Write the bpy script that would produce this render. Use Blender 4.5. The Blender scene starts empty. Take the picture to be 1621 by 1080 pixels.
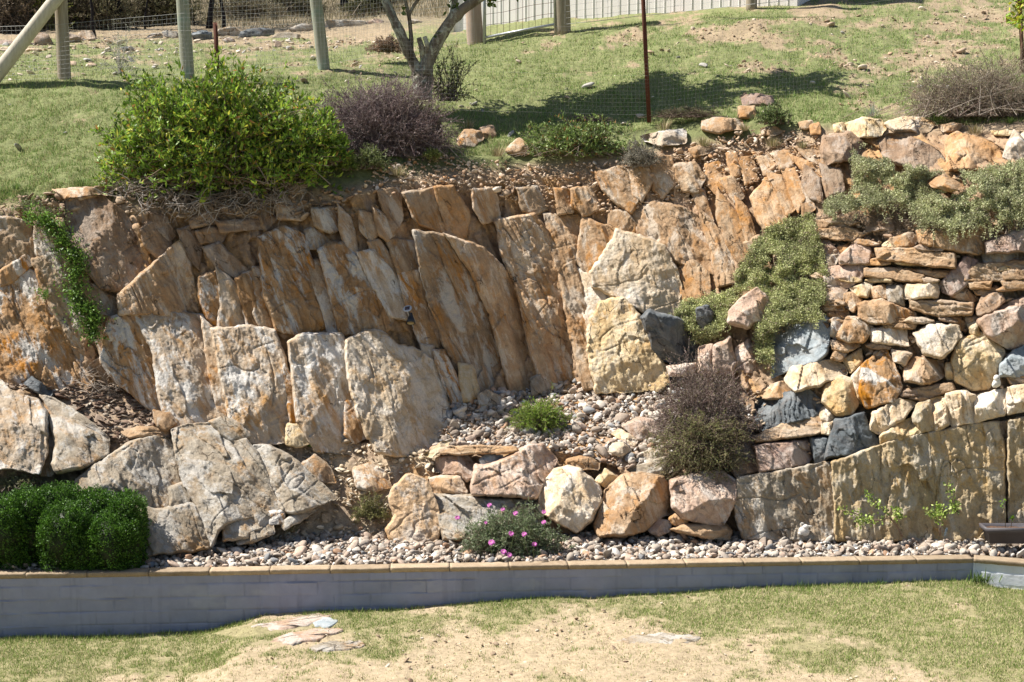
import bpy, math, random
import numpy as np
from mathutils import Vector
R = math.radians
scene = bpy.context.scene
COL = scene.collection
rng = np.random.default_rng(7)
random.seed(7)

# ---------------------------------------------------------------- camera, sky, sun, exposure
F, CX, CY = 2251.0, 810.5, 540.0
PITCH, EYE = R(6.5), 4.95
cam = bpy.data.objects.new('camera', bpy.data.cameras.new('camera'))
COL.objects.link(cam)
cam.location = (0, 0, EYE)
cam.rotation_euler = (R(90) - PITCH, 0, 0)
cam.data.sensor_width = 36
cam.data.lens = 36 * F / 1621
cam.data.clip_end = 2000
scene.camera = cam
SUN = Vector((-0.57, 0.09, 0.80)).normalized()
world = bpy.data.worlds.new('World'); scene.world = world; world.use_nodes = True
wn = world.node_tree
sky = wn.nodes.new('ShaderNodeTexSky'); sky.sky_type = 'NISHITA'; sky.sun_disc = False
sky.sun_elevation = math.asin(SUN.z); sky.sun_rotation = math.atan2(SUN.x, SUN.y)
bg = wn.nodes['Background']; bg.inputs['Strength'].default_value = 0.054
wn.links.new(sky.outputs[0], bg.inputs[0])
sl = bpy.data.lights.new('sun', 'SUN'); sl.energy = 5.0; sl.angle = R(0.5); sl.color = (1, .95, .87)
so = bpy.data.objects.new('sun', sl); COL.objects.link(so)
so.rotation_euler = SUN.to_track_quat('Z', 'Y').to_euler()
scene.view_settings.view_transform = 'Standard'
scene.view_settings.look = 'None'
scene.view_settings.exposure = 1.0
scene.view_settings.gamma = 1

# ---------------------------------------------------------------- geometry of view and place
cP, sP = math.cos(PITCH), math.sin(PITCH)
def ray(px, py):
    u = (np.asarray(px, float) - CX) / F; v = -(np.asarray(py, float) - CY) / F
    y = cP + v * sP
    return u / y, (-sP + v * cP) / y
def W(px, py, D):
    dx, dz = ray(px, py)
    D = np.asarray(D, float) + 0 * dx
    return np.stack([dx * D, D, EYE + dz * D], -1)
def proj(P):
    P = np.asarray(P, float); y = P[..., 1]; z = P[..., 2] - EYE
    d = y * cP - z * sP; v = (y * sP + z * cP) / d
    return CX + F * P[..., 0] / d, CY - F * v

# hash noise
def _h(ix, iy, s):
    n = (ix.astype(np.int64) * 374761393 + iy.astype(np.int64) * 668265263 + s * 974634777) & 0x7fffffff
    n = ((n ^ (n >> 13)) * 1274126177) & 0x7fffffff
    return ((n ^ (n >> 16)) & 0xffff) / 65535.0
def vn(x, y, s=0):
    x = np.asarray(x, float); y = np.asarray(y, float)
    ix = np.floor(x); iy = np.floor(y); fx = x - ix; fy = y - iy
    fx = fx * fx * fx * (fx * (fx * 6 - 15) + 10); fy = fy * fy * fy * (fy * (fy * 6 - 15) + 10)
    a = _h(ix, iy, s); b = _h(ix + 1, iy, s); c = _h(ix, iy + 1, s); d = _h(ix + 1, iy + 1, s)
    return (a + (b - a) * fx + (c - a) * fy + (a - b - c + d) * fx * fy) * 2 - 1
def fbm(x, y, s=0, o=4, g=.5):
    t = 0; a = 1.; k = 0.
    for i in range(o):
        c, si = math.cos(i * 1.3 + .5), math.sin(i * 1.3 + .5)
        t = t + a * vn((x * c - y * si) * 2 ** i + i * 17.3, (x * si + y * c) * 2 ** i + i * 5.1, s + i * 7); k += a; a *= g
    return t / k * 1.6
def fbs(x, y, s=0, o=4, g=.5):       # no rotation between octaves: keeps a stretch direction
    t = 0; a = 1.; k = 0.
    for i in range(o):
        t = t + a * vn(x * 2 ** i + i * 17.3, y * 2 ** i + i * 5.1, s + i * 7); k += a; a *= g
    return t / k * 1.6
def worley(x, y, s=0):
    ix = np.floor(x); iy = np.floor(y)
    d1 = np.full(np.shape(x), 9.); d2 = d1.copy(); idv = np.zeros(np.shape(x))
    for a in (-1, 0, 1):
        for b in (-1, 0, 1):
            cx = ix + a; cy = iy + b
            qx = cx + .5 + (_h(cx, cy, s) - .5) * .9; qy = cy + .5 + (_h(cx, cy, s + 3) - .5) * .9
            d = np.hypot(x - qx, y - qy); v = _h(cx, cy, s + 9)
            n1 = d < d1
            d2 = np.where(n1, d1, np.minimum(d2, d)); idv = np.where(n1, v, idv); d1 = np.where(n1, d, d1)
    return d1, d2, idv
def facet(x, y, s=0, slope=.5):
    """piecewise planar break faces: height field of randomly tilted cells"""
    ix = np.floor(x); iy = np.floor(y); d1 = np.full(np.shape(x), 9.); out = np.zeros(np.shape(x))
    for a in (-1, 0, 1):
        for b in (-1, 0, 1):
            cx = ix + a; cy = iy + b
            qx = cx + .5 + (_h(cx, cy, s) - .5) * .95; qy = cy + .5 + (_h(cx, cy, s + 3) - .5) * .95
            d = np.hypot(x - qx, y - qy); m = d < d1
            gx = (_h(cx, cy, s + 5) - .5) * 2 * slope; gy = (_h(cx, cy, s + 7) - .5) * 2 * slope
            v = gx * (x - qx) + gy * (y - qy) + (_h(cx, cy, s + 11) - .5) * .35 * slope
            out = np.where(m, v, out); d1 = np.where(m, d, d1)
    return out
def sstep(a, b, x):
    t = np.clip((x - a) / (b - a), 0, 1); return t * t * (3 - 2 * t)

# retaining wall line (front face) in plan: left end, corner, right end
ZCAP = 0.42
def capD(px, py): dx, dz = ray(px, py); return float((ZCAP - EYE) / dz)
WL = W(-160, 911, capD(-160, 911)); WC = W(1541, 883, capD(1541, 883))
dirL = (WL - WC)[:2]; dirL /= np.linalg.norm(dirL)
WR = np.array([WC[0] + 2.4 * math.cos(R(-19)), WC[1] + 2.4 * math.sin(R(-19)), ZCAP])
WLL = np.array([WC[0] + dirL[0] * 16, WC[1] + dirL[1] * 16, ZCAP])
def wallY(X):
    return np.interp(X, [WLL[0], WC[0], WR[0]], [WLL[1], WC[1], WR[1]])

# ground depth table: per picture column, rows of (py, distance)
GZ = 0.375
def planeD(py): dx, dz = ray(CX, py); return (GZ - EYE) / np.minimum(dz, -1e-3)
TAB = {
 -900: [878, (760, 17.6), (640, 18.2), (600, 19.0), (330, 19.9), (290, 20.2), (130, 25), (60, 34), (20, 48), (-60, 80), (-200, 150), (-420, 420)],
 0:    [878, (760, 17.5), (620, 18.3), (596, 19.0), (330, 19.9), (295, 20.2), (130, 25), (60, 34), (20, 48), (-60, 80), (-200, 150), (-420, 420)],
 110:  [878, (760, 17.6), (685, 18.1), (605, 19.0), (325, 19.9), (290, 20.3), (130, 25), (60, 34), (20, 48), (-60, 80), (-200, 150), (-420, 420)],
 220:  [874, (700, 18.15), (690, 18.2), (620, 19.1), (330, 20.0), (280, 20.5), (125, 25.4), (62, 34), (20, 48), (-60, 80), (-200, 150), (-420, 420)],
 400:  [860, (680, 18.7), (665, 18.8), (560, 19.35), (330, 20.3), (275, 20.9), (120, 26), (62, 34), (20, 48), (-60, 80), (-200, 150), (-420, 420)],
 560:  [852, (700, 18.8), (690, 19.0), (560, 19.55), (305, 20.6), (265, 21.1), (110, 26.6), (58, 33), (20, 45), (-60, 75), (-200, 150), (-420, 420)],
 690:  [852, (725, 18.6), (700, 19.1), (620, 19.9), (290, 21.1), (250, 21.7), (150, 25), (70, 29.5), (20, 38), (-60, 60), (-200, 150), (-420, 420)],
 850:  [850, (715, 18.6), (700, 18.9), (620, 20.5), (280, 21.7), (235, 22.1), (140, 25), (50, 29), (10, 34), (-60, 50), (-200, 150), (-420, 420)],
 1050: [850, (735, 18.5), (700, 18.9), (600, 20.1), (250, 21.6), (200, 22.2), (120, 24.6), (32, 28.4), (0, 33), (-60, 50), (-200, 150), (-420, 420)],
 1200: [850, (750, 18.15), (640, 18.9), (480, 19.8), (260, 21.3), (190, 21.9), (110, 24.2), (15, 28.2), (-10, 32), (-60, 50), (-200, 150), (-420, 420)],
 1330: [848, (720, 18.15), (600, 18.65), (480, 19.2), (260, 20.7), (200, 21.3), (110, 24.0), (10, 28.2), (-20, 32), (-80, 50), (-200, 150), (-420, 420)],
 1480: [846, (690, 18.15), (560, 18.6), (400, 19.2), (270, 19.9), (200, 20.9), (110, 23.8), (0, 28.5), (-40, 32), (-100, 50), (-220, 150), (-420, 420)],
 1650: [846, (660, 18.05), (520, 18.4), (380, 18.9), (262, 19.5), (200, 20.6), (110, 23.4), (0, 28.5), (-60, 34), (-120, 50), (-240, 150), (-420, 420)],
 2500: [846, (660, 18.05), (520, 18.4), (380, 18.9), (262, 19.5), (200, 20.6), (110, 23.4), (0, 28.5), (-60, 34), (-120, 50), (-240, 150), (-420, 420)],
}
TK = sorted(TAB)
def _colf(k, py):
    t = TAB[k]; yb = t[0]
    xs = [yb] + [a for a, b in t[1:]]; ds = [float(planeD(yb))] + [b for a, b in t[1:]]
    # interpolate 1/D keeps planes planar
    v = 1 / np.interp(-py, [-a for a in xs], [1 / d for d in ds])
    return np.where(py >= yb, planeD(py), v)
def Ds(px, py):
    px, py = np.broadcast_arrays(np.asarray(px, float), np.asarray(py, float))
    out = np.zeros(px.shape)
    vals = [_colf(k, py) for k in TK]
    pc = np.clip(px, TK[0], TK[-1] - 1e-6)
    for i in range(len(TK) - 1):
        m = (pc >= TK[i]) & (pc < TK[i + 1])
        f = (pc - TK[i]) / (TK[i + 1] - TK[i])
        f = f * f * (3 - 2 * f) * .5 + f * .5
        out = np.where(m, vals[i] * (1 - f) + vals[i + 1] * f, out)
    return out
def S(px, py, up=0.0):
    p = W(px, py, Ds(px, py)); p[..., 2] += up; return p

# ---------------------------------------------------------------- mesh helpers
def mesh(name, V, faces, mat, col=None, smooth=False, attr='Col'):
    V = np.asarray(V, np.float32)
    if not isinstance(faces, list): faces = [faces]
    faces = [np.asarray(f, np.int32) for f in faces if len(f)]
    me = bpy.data.meshes.new(name)
    me.vertices.add(len(V)); me.vertices.foreach_set('co', V.ravel())
    nl = sum(f.size for f in faces); nf = sum(len(f) for f in faces)
    me.loops.add(nl); me.loops.foreach_set('vertex_index', np.concatenate([f.ravel() for f in faces]))
    me.polygons.add(nf)
    tot = np.concatenate([np.full(len(f), f.shape[1], np.int32) for f in faces])
    me.polygons.foreach_set('loop_start', np.concatenate([[0], np.cumsum(tot)[:-1]]).astype(np.int32))
    try: me.polygons.foreach_set('loop_total', tot)
    except Exception: pass
    if smooth: me.polygons.foreach_set('use_smooth', np.ones(nf, bool))
    if col is not None:
        c = np.asarray(col, np.float32)
        if c.ndim == 1 or c.shape[-1] == 1: c = np.repeat(c.reshape(-1, 1), 3, 1)
        c = np.concatenate([c[:, :3], np.ones((len(c), 1), np.float32)], 1)
        a = me.color_attributes.new(attr, 'FLOAT_COLOR', 'POINT'); a.data.foreach_set('color', c.ravel())
    if mat: me.materials.append(mat)
    me.update(calc_edges=True); me.validate()
    return me
def tag(o, label=None, cat=None, group=None, kind=None):
    if label: o['label'] = label
    if cat: o['category'] = cat
    if group: o['group'] = group
    if kind: o['kind'] = kind
    return o
def obj(name, V, faces, mat, parent=None, loc=None, col=None, smooth=False):
    V = np.asarray(V, float)
    if parent is not None: base = np.array(parent.location)
    elif loc is not None: base = np.array(loc, float)
    else: base = np.array([V[:, 0].mean(), V[:, 1].mean(), V[:, 2].min()])
    o = bpy.data.objects.new(name, mesh(name, V - base, faces, mat, col, smooth))
    COL.objects.link(o)
    if parent is not None: o.parent = parent
    else: o.location = base
    return o
def empty(name, loc):
    o = bpy.data.objects.new(name, None); COL.objects.link(o); o.location = [float(v) for v in loc]; o.empty_display_size = .2
    return o
class MB:
    def __init__(s): s.v = []; s.f3 = []; s.f4 = []; s.c = []; s.n = 0
    def add(s, V, f3=None, f4=None, c=None):
        V = np.asarray(V, float).reshape(-1, 3)
        if f3 is not None and len(f3): s.f3.append(np.asarray(f3) + s.n)
        if f4 is not None and len(f4): s.f4.append(np.asarray(f4) + s.n)
        s.v.append(V); s.n += len(V)
        if c is not None:
            c = np.asarray(c, float)
            s.c.append(np.broadcast_to(c, (len(V), 3)) if c.ndim == 1 else c)
        return s
    def box(s, c, h, rot=None, col=None):
        P = np.array([[x, y, z] for x in (-1, 1) for y in (-1, 1) for z in (-1, 1)], float) * np.array(h)
        if rot is not None: P = P @ np.array(rot).T
        s.add(P + np.array(c), f4=[[0, 1, 3, 2], [4, 6, 7, 5], [0, 4, 5, 1], [2, 3, 7, 6], [0, 2, 6, 4], [1, 5, 7, 3]], c=col); return s
    def tube(s, P, r, n=8, cap=True, col=None):
        P = np.asarray(P, float); m = len(P); r = np.broadcast_to(np.asarray(r, float), (m,))
        T = np.gradient(P, axis=0); T /= np.linalg.norm(T, axis=1)[:, None] + 1e-9
        ref = np.array([0, 0, 1.]) if abs(T[:, 2].mean()) < .9 else np.array([1., 0, 0])
        A = np.cross(T, ref); A /= np.linalg.norm(A, axis=1)[:, None] + 1e-9; B = np.cross(T, A)
        a = np.arange(n) * 2 * math.pi / n
        V = P[:, None, :] + r[:, None, None] * (np.cos(a)[None, :, None] * A[:, None, :] + np.sin(a)[None, :, None] * B[:, None, :])
        i = np.arange(m - 1)[:, None] * n; j = np.arange(n)[None, :]; k = (j + 1) % n
        q = np.stack([i + j, i + k, i + n + k, i + n + j], -1).reshape(-1, 4)
        V = V.reshape(-1, 3); f3 = []
        if cap:
            V = np.concatenate([V, P[:1], P[-1:]]); e = m * n
            f3 = [[e, (t + 1) % n, t] for t in range(n)] + [[e + 1, (m - 1) * n + t, (m - 1) * n + (t + 1) % n] for t in range(n)]
        s.add(V, f3=f3, f4=q, c=col); return s
    def faces(s):
        r = []
        if s.f3: r.append(np.concatenate(s.f3))
        if s.f4: r.append(np.concatenate(s.f4))
        return r
    def build(s, name, mat, parent=None, smooth=False, loc=None):
        return obj(name, np.concatenate(s.v), s.faces(), mat, parent, loc, np.concatenate(s.c) if s.c else None, smooth)

def lathe(mb, prof, c, n=20, rot=None, col=None):
    a = np.arange(n) * 2 * math.pi / n; pr = np.array(prof, float)
    V = np.stack([pr[:, None, 0] * np.cos(a), pr[:, None, 0] * np.sin(a), np.broadcast_to(pr[:, None, 1], (len(pr), n))], -1).reshape(-1, 3)
    if rot is not None: V = V @ np.array(rot).T
    m = len(pr); i = np.arange(m - 1)[:, None] * n; j = np.arange(n)[None, :]; k = (j + 1) % n
    mb.add(V + np.array(c), f4=np.stack([i + j, i + k, i + n + k, i + n + j], -1).reshape(-1, 4), c=col)

def rotm(ax, ang):
    from mathutils import Matrix
    return np.array(Matrix.Rotation(ang, 3, ax))

def norm(a): return a / (np.linalg.norm(a, axis=-1, keepdims=True) + 1e-9)
def leaves(P, Dr, L, Wd, col, fold=.25, seed=0, shape='lance'):
    """one folded leaf (six corners) per point"""
    r = np.random.default_rng(seed); n = len(P)
    Dr = norm(Dr); side = norm(np.cross(Dr, r.normal(size=(n, 3)))); nr = np.cross(side, Dr)
    L = np.broadcast_to(np.asarray(L, float), (n,))[:, None]; Wd = np.broadcast_to(np.asarray(Wd, float), (n,))[:, None]
    mid = .38 if shape == 'lance' else .55
    a = P; b = P + Dr * L * mid + side * Wd - nr * Wd * fold; c = P + Dr * L - nr * L * .12; d = P + Dr * L * mid - side * Wd - nr * Wd * fold
    m = P + Dr * L * mid
    V = np.stack([a, b, c, d, m], 1).reshape(-1, 3)
    i = np.arange(n)[:, None] * 5
    f = np.concatenate([i + np.array([[0, 1, 4]]), i + np.array([[1, 2, 4]]), i + np.array([[2, 3, 4]]), i + np.array([[3, 0, 4]])])
    return V, f, np.repeat(col, 5, 0)
def colvar(n, cols, wts=None, var=.18, seed=0):
    r = np.random.default_rng(seed); cols = np.array(cols, float)
    k = r.choice(len(cols), n, p=None if wts is None else np.array(wts) / np.sum(wts))
    return np.clip(cols[k] * (1 + r.normal(size=(n, 1)) * var), .002, .95)
def inpoly(px, py, poly):
    x, y = px, py; ins = np.zeros(np.shape(x), bool); P = np.asarray(poly, float)
    for i in range(len(P)):
        x1, y1 = P[i]; x2, y2 = P[(i + 1) % len(P)]
        if y1 == y2: continue
        c = ((y1 > y) != (y2 > y)) & (x < (x2 - x1) * (y - y1) / (y2 - y1) + x1)
        ins ^= c
    return ins
def sample_poly(poly, n, seed=0):
    r = np.random.default_rng(seed); P = np.asarray(poly, float); a = P.min(0); b = P.max(0); out = []
    k = 0
    while k < n:
        q = a + (b - a) * r.random((n * 2 + 50, 2)); q = q[inpoly(q[:, 0], q[:, 1], P)]; out.append(q); k += len(q)
    return np.concatenate(out)[:n]

# ---------------------------------------------------------------- materials
def newmat(name, rough=.9, spec=.25):
    m = bpy.data.materials.new(name); m.use_nodes = True
    b = m.node_tree.nodes['Principled BSDF']; b.inputs['Roughness'].default_value = rough
    b.inputs['Specular IOR Level'].default_value = spec
    return m, m.node_tree.nodes, m.node_tree.links, b
def nd(N, t, **k):
    n = N.new(t)
    for a, v in k.items():
        if hasattr(n, a): setattr(n, a, v)
        else: n.inputs[a].default_value = v
    return n
def noise(N, L, vec, sc, det=6, rough=.55, dist=0):
    n = N.new('ShaderNodeTexNoise'); n.inputs['Scale'].default_value = sc; n.inputs['Detail'].default_value = det
    n.inputs['Roughness'].default_value = rough; n.inputs['Distortion'].default_value = dist
    L.new(vec, n.inputs['Vector']); return n.outputs['Fac']
def ramp(N, L, fac, stops):
    r = N.new('ShaderNodeValToRGB'); e = r.color_ramp.elements
    while len(e) < len(stops): e.new(.5)
    for i, (p, c) in enumerate(stops):
        e[i].position = p
        e[i].color = (c, c, c, 1) if np.isscalar(c) else (*c, 1)
    L.new(fac, r.inputs[0]); return r.outputs[0]
def mix(N, L, fac, a, b, mode='MIX'):
    m = N.new('ShaderNodeMix'); m.data_type = 'RGBA'; m.blend_type = mode
    for s, v in ((0, fac), (6, a), (7, b)):
        if isinstance(v, (int, float)): m.inputs[s].default_value = v if s == 0 else (v, v, v, 1)
        elif isinstance(v, tuple): m.inputs[s].default_value = (*v, 1)
        else: L.new(v, m.inputs[s])
    return m.outputs[2]
def bump(N, L, h, bsdf, st=.5, dist=.02):
    b = N.new('ShaderNodeBump'); b.inputs['Strength'].default_value = st; b.inputs['Distance'].default_value = dist
    L.new(h, b.inputs['Height']); L.new(b.outputs[0], bsdf.inputs['Normal'])
def rock_mat(name, cols, streak, samt, ang=20, lich=(.5, .48, .44), lamt=.3, stretch=.16, dirt=(.1, .07, .045), dk=.25, bst=1.0, crk=2.6, st2=2.6):
    m, N, L, B = newmat(name, .93, .15)
    tc = N.new('ShaderNodeTexCoord').outputs['Object']; oi = N.new('ShaderNodeObjectInfo').outputs['Random']
    off = nd(N, 'ShaderNodeVectorMath', operation='SCALE'); off.inputs[0].default_value = (37, 11, 23); L.new(oi, off.inputs['Scale'])
    ad = nd(N, 'ShaderNodeVectorMath', operation='ADD'); L.new(tc, ad.inputs[0]); L.new(off.outputs[0], ad.inputs[1])
    rt = N.new('ShaderNodeVectorRotate'); rt.rotation_type = 'Y_AXIS'; rt.inputs['Angle'].default_value = R(ang); L.new(ad.outputs[0], rt.inputs['Vector'])
    mp = N.new('ShaderNodeMapping'); mp.inputs['Scale'].default_value = (1, 1, stretch); L.new(rt.outputs[0], mp.inputs['Vector'])
    V, VS = ad.outputs[0], mp.outputs[0]
    c = ramp(N, L, noise(N, L, V, 2.6, 8, .62, .9), [(.28, cols[0]), (.5, cols[1]), (.72, cols[2])])
    s = noise(N, L, VS, 6, 10, .72, .5)
    s2 = noise(N, L, V, 1.5, 4, .5, .5)
    sm = ramp(N, L, s, [(.47, 0.), (.60, 1.)])
    am = ramp(N, L, s2, [(.40, 0.), (.62, 1.)])
    f = nd(N, 'ShaderNodeMath', operation='MULTIPLY'); L.new(sm, f.inputs[0]); L.new(am, f.inputs[1])
    f2 = nd(N, 'ShaderNodeMath', operation='MULTIPLY'); L.new(f.outputs[0], f2.inputs[0]); f2.inputs[1].default_value = samt
    c = mix(N, L, f2.outputs[0], c, streak)
    mp2 = N.new('ShaderNodeMapping'); mp2.inputs['Scale'].default_value = (1, 1, min(1, stretch * st2)); L.new(rt.outputs[0], mp2.inputs['Vector'])
    gm = ramp(N, L, noise(N, L, mp2.outputs[0], 4.6, 8, .7, .8), [(.36, 1.), (.47, 0.)]); gf = nd(N, 'ShaderNodeMath', operation='MULTIPLY'); L.new(gm, gf.inputs[0]); gf.inputs[1].default_value = .45
    c = mix(N, L, gf.outputs[0], c, tuple(x * .58 for x in cols[0]))
    lm = ramp(N, L, noise(N, L, mp2.outputs[0], 3.4, 11, .74, .4), [(.50, 0.), (.57, 1.)])
    lf = nd(N, 'ShaderNodeMath', operation='MULTIPLY'); L.new(lm, lf.inputs[0]); lf.inputs[1].default_value = lamt
    c = mix(N, L, lf.outputs[0], c, lich)
    dm = ramp(N, L, noise(N, L, VS, 15, 8, .7, .2), [(.30, 1.), (.46, 0.)])
    df = nd(N, 'ShaderNodeMath', operation='MULTIPLY'); L.new(dm, df.inputs[0]); df.inputs[1].default_value = dk
    c = mix(N, L, df.outputs[0], c, dirt)
    wv = nd(N, 'ShaderNodeVectorMath', operation='SCALE'); nw = N.new('ShaderNodeTexNoise'); nw.inputs['Scale'].default_value = 5; nw.inputs['Detail'].default_value = 6; L.new(V, nw.inputs['Vector']); L.new(nw.outputs['Color'], wv.inputs[0]); wv.inputs['Scale'].default_value = .28
    wa = nd(N, 'ShaderNodeVectorMath', operation='ADD'); L.new(mp2.outputs[0], wa.inputs[0]); L.new(wv.outputs[0], wa.inputs[1])
    vo = N.new('ShaderNodeTexVoronoi'); vo.feature = 'DISTANCE_TO_EDGE'; vo.inputs['Scale'].default_value = crk; L.new(wa.outputs[0], vo.inputs['Vector'])
    ck = ramp(N, L, vo.outputs['Distance'], [(.0, 1.), (.016, 0.)]); cm = ramp(N, L, noise(N, L, V, 2.2, 4, .6), [(.54, 0.), (.62, .85)])
    cf = nd(N, 'ShaderNodeMath', operation='MULTIPLY'); L.new(ck, cf.inputs[0]); L.new(cm, cf.inputs[1])
    c = mix(N, L, cf.outputs[0], c, tuple(x * .6 for x in dirt))
    fine = noise(N, L, V, 70, 6, .75)
    fr = ramp(N, L, fine, [(.25, .68), (.5, 1.), (.8, 1.22)])
    c = mix(N, L, 1.0, c, fr, 'MULTIPLY')
    hv = N.new('ShaderNodeHueSaturation'); mr = N.new('ShaderNodeMapRange'); mr.inputs['To Min'].default_value = .86; mr.inputs['To Max'].default_value = 1.14
    L.new(oi, mr.inputs['Value']); L.new(mr.outputs[0], hv.inputs['Value']); L.new(c, hv.inputs['Color']); hv.inputs['Saturation'].default_value = 1.07
    L.new(hv.outputs[0], B.inputs['Base Color'])
    h = mix(N, L, .5, s, noise(N, L, V, 26, 9, .72)); h = mix(N, L, cf.outputs[0], h, 0.0)
    bump(N, L, h, B, bst, .045)
    return m
ORANGE = (.42, .19, .055); RUST = (.26, .09, .035)
M = {}
M['tan'] = rock_mat('tan rock', [(.29, .185, .11), (.42, .29, .185), (.54, .42, .30)], (.46, .22, .07), .8, 20, (.60, .54, .46), .6, stretch=.11, st2=2.2, dk=.4)
M['shade'] = rock_mat('grey tan rock', [(.27, .185, .12), (.38, .28, .19), (.48, .40, .31)], (.43, .21, .07), .9, 20, (.58, .55, .50), .75, stretch=.11, st2=2.2, dk=.4)
M['rust'] = rock_mat('rusty streaked rock', [(.29, .165, .08), (.40, .26, .15), (.46, .36, .26)], (.48, .21, .045), 1.0, 20, (.60, .585, .55), .85, stretch=.10, st2=2.2, dk=.4)
M['pale'] = rock_mat('pale grey rock', [(.33, .25, .175), (.45, .37, .285), (.55, .49, .42)], (.46, .25, .09), .8, 20, (.62, .61, .585), .75, stretch=.13, st2=2.4, dk=.3)
M['cream'] = rock_mat('cream rock', [(.48, .35, .22), (.60, .49, .36), (.72, .64, .53)], (.52, .31, .13), .6, 15, (.80, .76, .70), .5, dk=.15)
M['gold'] = rock_mat('golden rock', [(.42, .29, .15), (.54, .42, .26), (.64, .55, .41)], (.48, .26, .09), .7, 5, (.64, .59, .49), .5, dk=.2)
M['brown'] = rock_mat('brown rock', [(.20, .135, .09), (.31, .22, .155), (.41, .32, .24)], (.36, .20, .09), .6, 10, (.46, .41, .36), .45)
M['flat'] = rock_mat('layered brown rock', [(.28, .18, .11), (.40, .28, .18), (.50, .40, .29)], (.46, .25, .10), .6, 84, (.56, .51, .44), .35, stretch=.10, dk=.35)
M['slate'] = rock_mat('blue grey slate', [(.07, .078, .085), (.13, .145, .155), (.20, .22, .235)], (.20, .14, .10), .3, 60, (.31, .32, .32), .4, dirt=(.03, .03, .035), bst=.8)
M['bluestone'] = rock_mat('pale bluestone', [(.23, .26, .275), (.32, .36, .38), (.42, .45, .46)], (.36, .27, .19), .4, 60, (.50, .50, .49), .4, dirt=(.07, .08, .085), bst=.5)
M['pink'] = rock_mat('pinkish rock', [(.36, .25, .19), (.48, .36, .285), (.58, .48, .40)], (.46, .27, .14), .55, 30, (.62, .58, .53), .6)
M['purple'] = rock_mat('purple brown rock', [(.22, .155, .135), (.33, .245, .205), (.44, .35, .29)], (.36, .22, .12), .5, 30, (.50, .45, .40), .5)
M['grey'] = rock_mat('weathered grey rock', [(.24, .195, .145), (.35, .30, .235), (.45, .41, .35)], (.38, .23, .11), .85, 35, (.50, .485, .455), .65)
M['cut'] = rock_mat('cut yellow grey rock', [(.31, .24, .15), (.43, .34, .22), (.54, .45, .32)], (.48, .31, .13), .7, 8, (.52, .49, .43), .55, stretch=.22, dk=.3)
M['orange'] = rock_mat('orange rock', [(.33, .20, .11), (.43, .27, .155), (.51, .36, .23)], (.48, .23, .07), .7, 22, (.54, .45, .34), .45)

M['slaborange'] = rock_mat('pale orange slab', [(.44, .29, .17), (.55, .39, .25), (.62, .48, .35)], (.52, .30, .13), .5, 10, (.60, .58, .54), .5, dk=.15)
# earth (bank, hillside) : albedo from vertex colours, fine grain from noise
def earth_mat(name, bst=.7, sc=1.0):
    m, N, L, B = newmat(name, .95, .1)
    a = N.new('ShaderNodeVertexColor'); a.layer_name = 'Col'
    tc = N.new('ShaderNodeTexCoord').outputs['Object']
    n1 = noise(N, L, tc, 9 * sc, 9, .7); n2 = noise(N, L, tc, 55 * sc, 6, .8)
    c = mix(N, L, 1.0, a.outputs['Color'], ramp(N, L, n1, [(.3, .68), (.7, 1.30)]), 'MULTIPLY')
    c = mix(N, L, 1.0, c, ramp(N, L, n2, [(.3, .65), (.72, 1.32)]), 'MULTIPLY')
    L.new(c, B.inputs['Base Color'])
    bump(N, L, mix(N, L, .5, n1, n2), B, bst, .03)
    return m
M['earth'] = earth_mat('stony earth'); M['turf'] = earth_mat('sandy lawn soil', .6, 2.0)

def vcol_mat(name, rough=.9, trans=0.0, spec=.2, bst=0, sc=60):
    m, N, L, B = newmat(name, rough, spec)
    a = N.new('ShaderNodeVertexColor'); a.layer_name = 'Col'; c = a.outputs['Color']
    if bst:
        tc = N.new('ShaderNodeTexCoord').outputs['Object']; n = noise(N, L, tc, sc, 6, .7)
        c = mix(N, L, 1.0, c, ramp(N, L, n, [(.3, .72), (.7, 1.25)]), 'MULTIPLY'); bump(N, L, n, B, bst, .01)
    L.new(c, B.inputs['Base Color'])
    if trans:
        t = N.new('ShaderNodeBsdfTranslucent'); L.new(c, t.inputs['Color']); ms = N.new('ShaderNodeMixShader'); ms.inputs[0].default_value = trans
        L.new(B.outputs[0], ms.inputs[1]); L.new(t.outputs[0], ms.inputs[2]); L.new(ms.outputs[0], N['Material Output'].inputs['Surface'])
    return m
M['leaf'] = vcol_mat('leaves', .5, .3, .35)
M['matleaf'] = vcol_mat('small dry leaves', .8, .2, .15)
M['twig'] = vcol_mat('twigs', .85)
M['pebble'] = vcol_mat('pebbles', .85, 0, .25, .35, 45)

# ================================================================ GROUND
TRACK = {}
GR_LAWN = None
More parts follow.
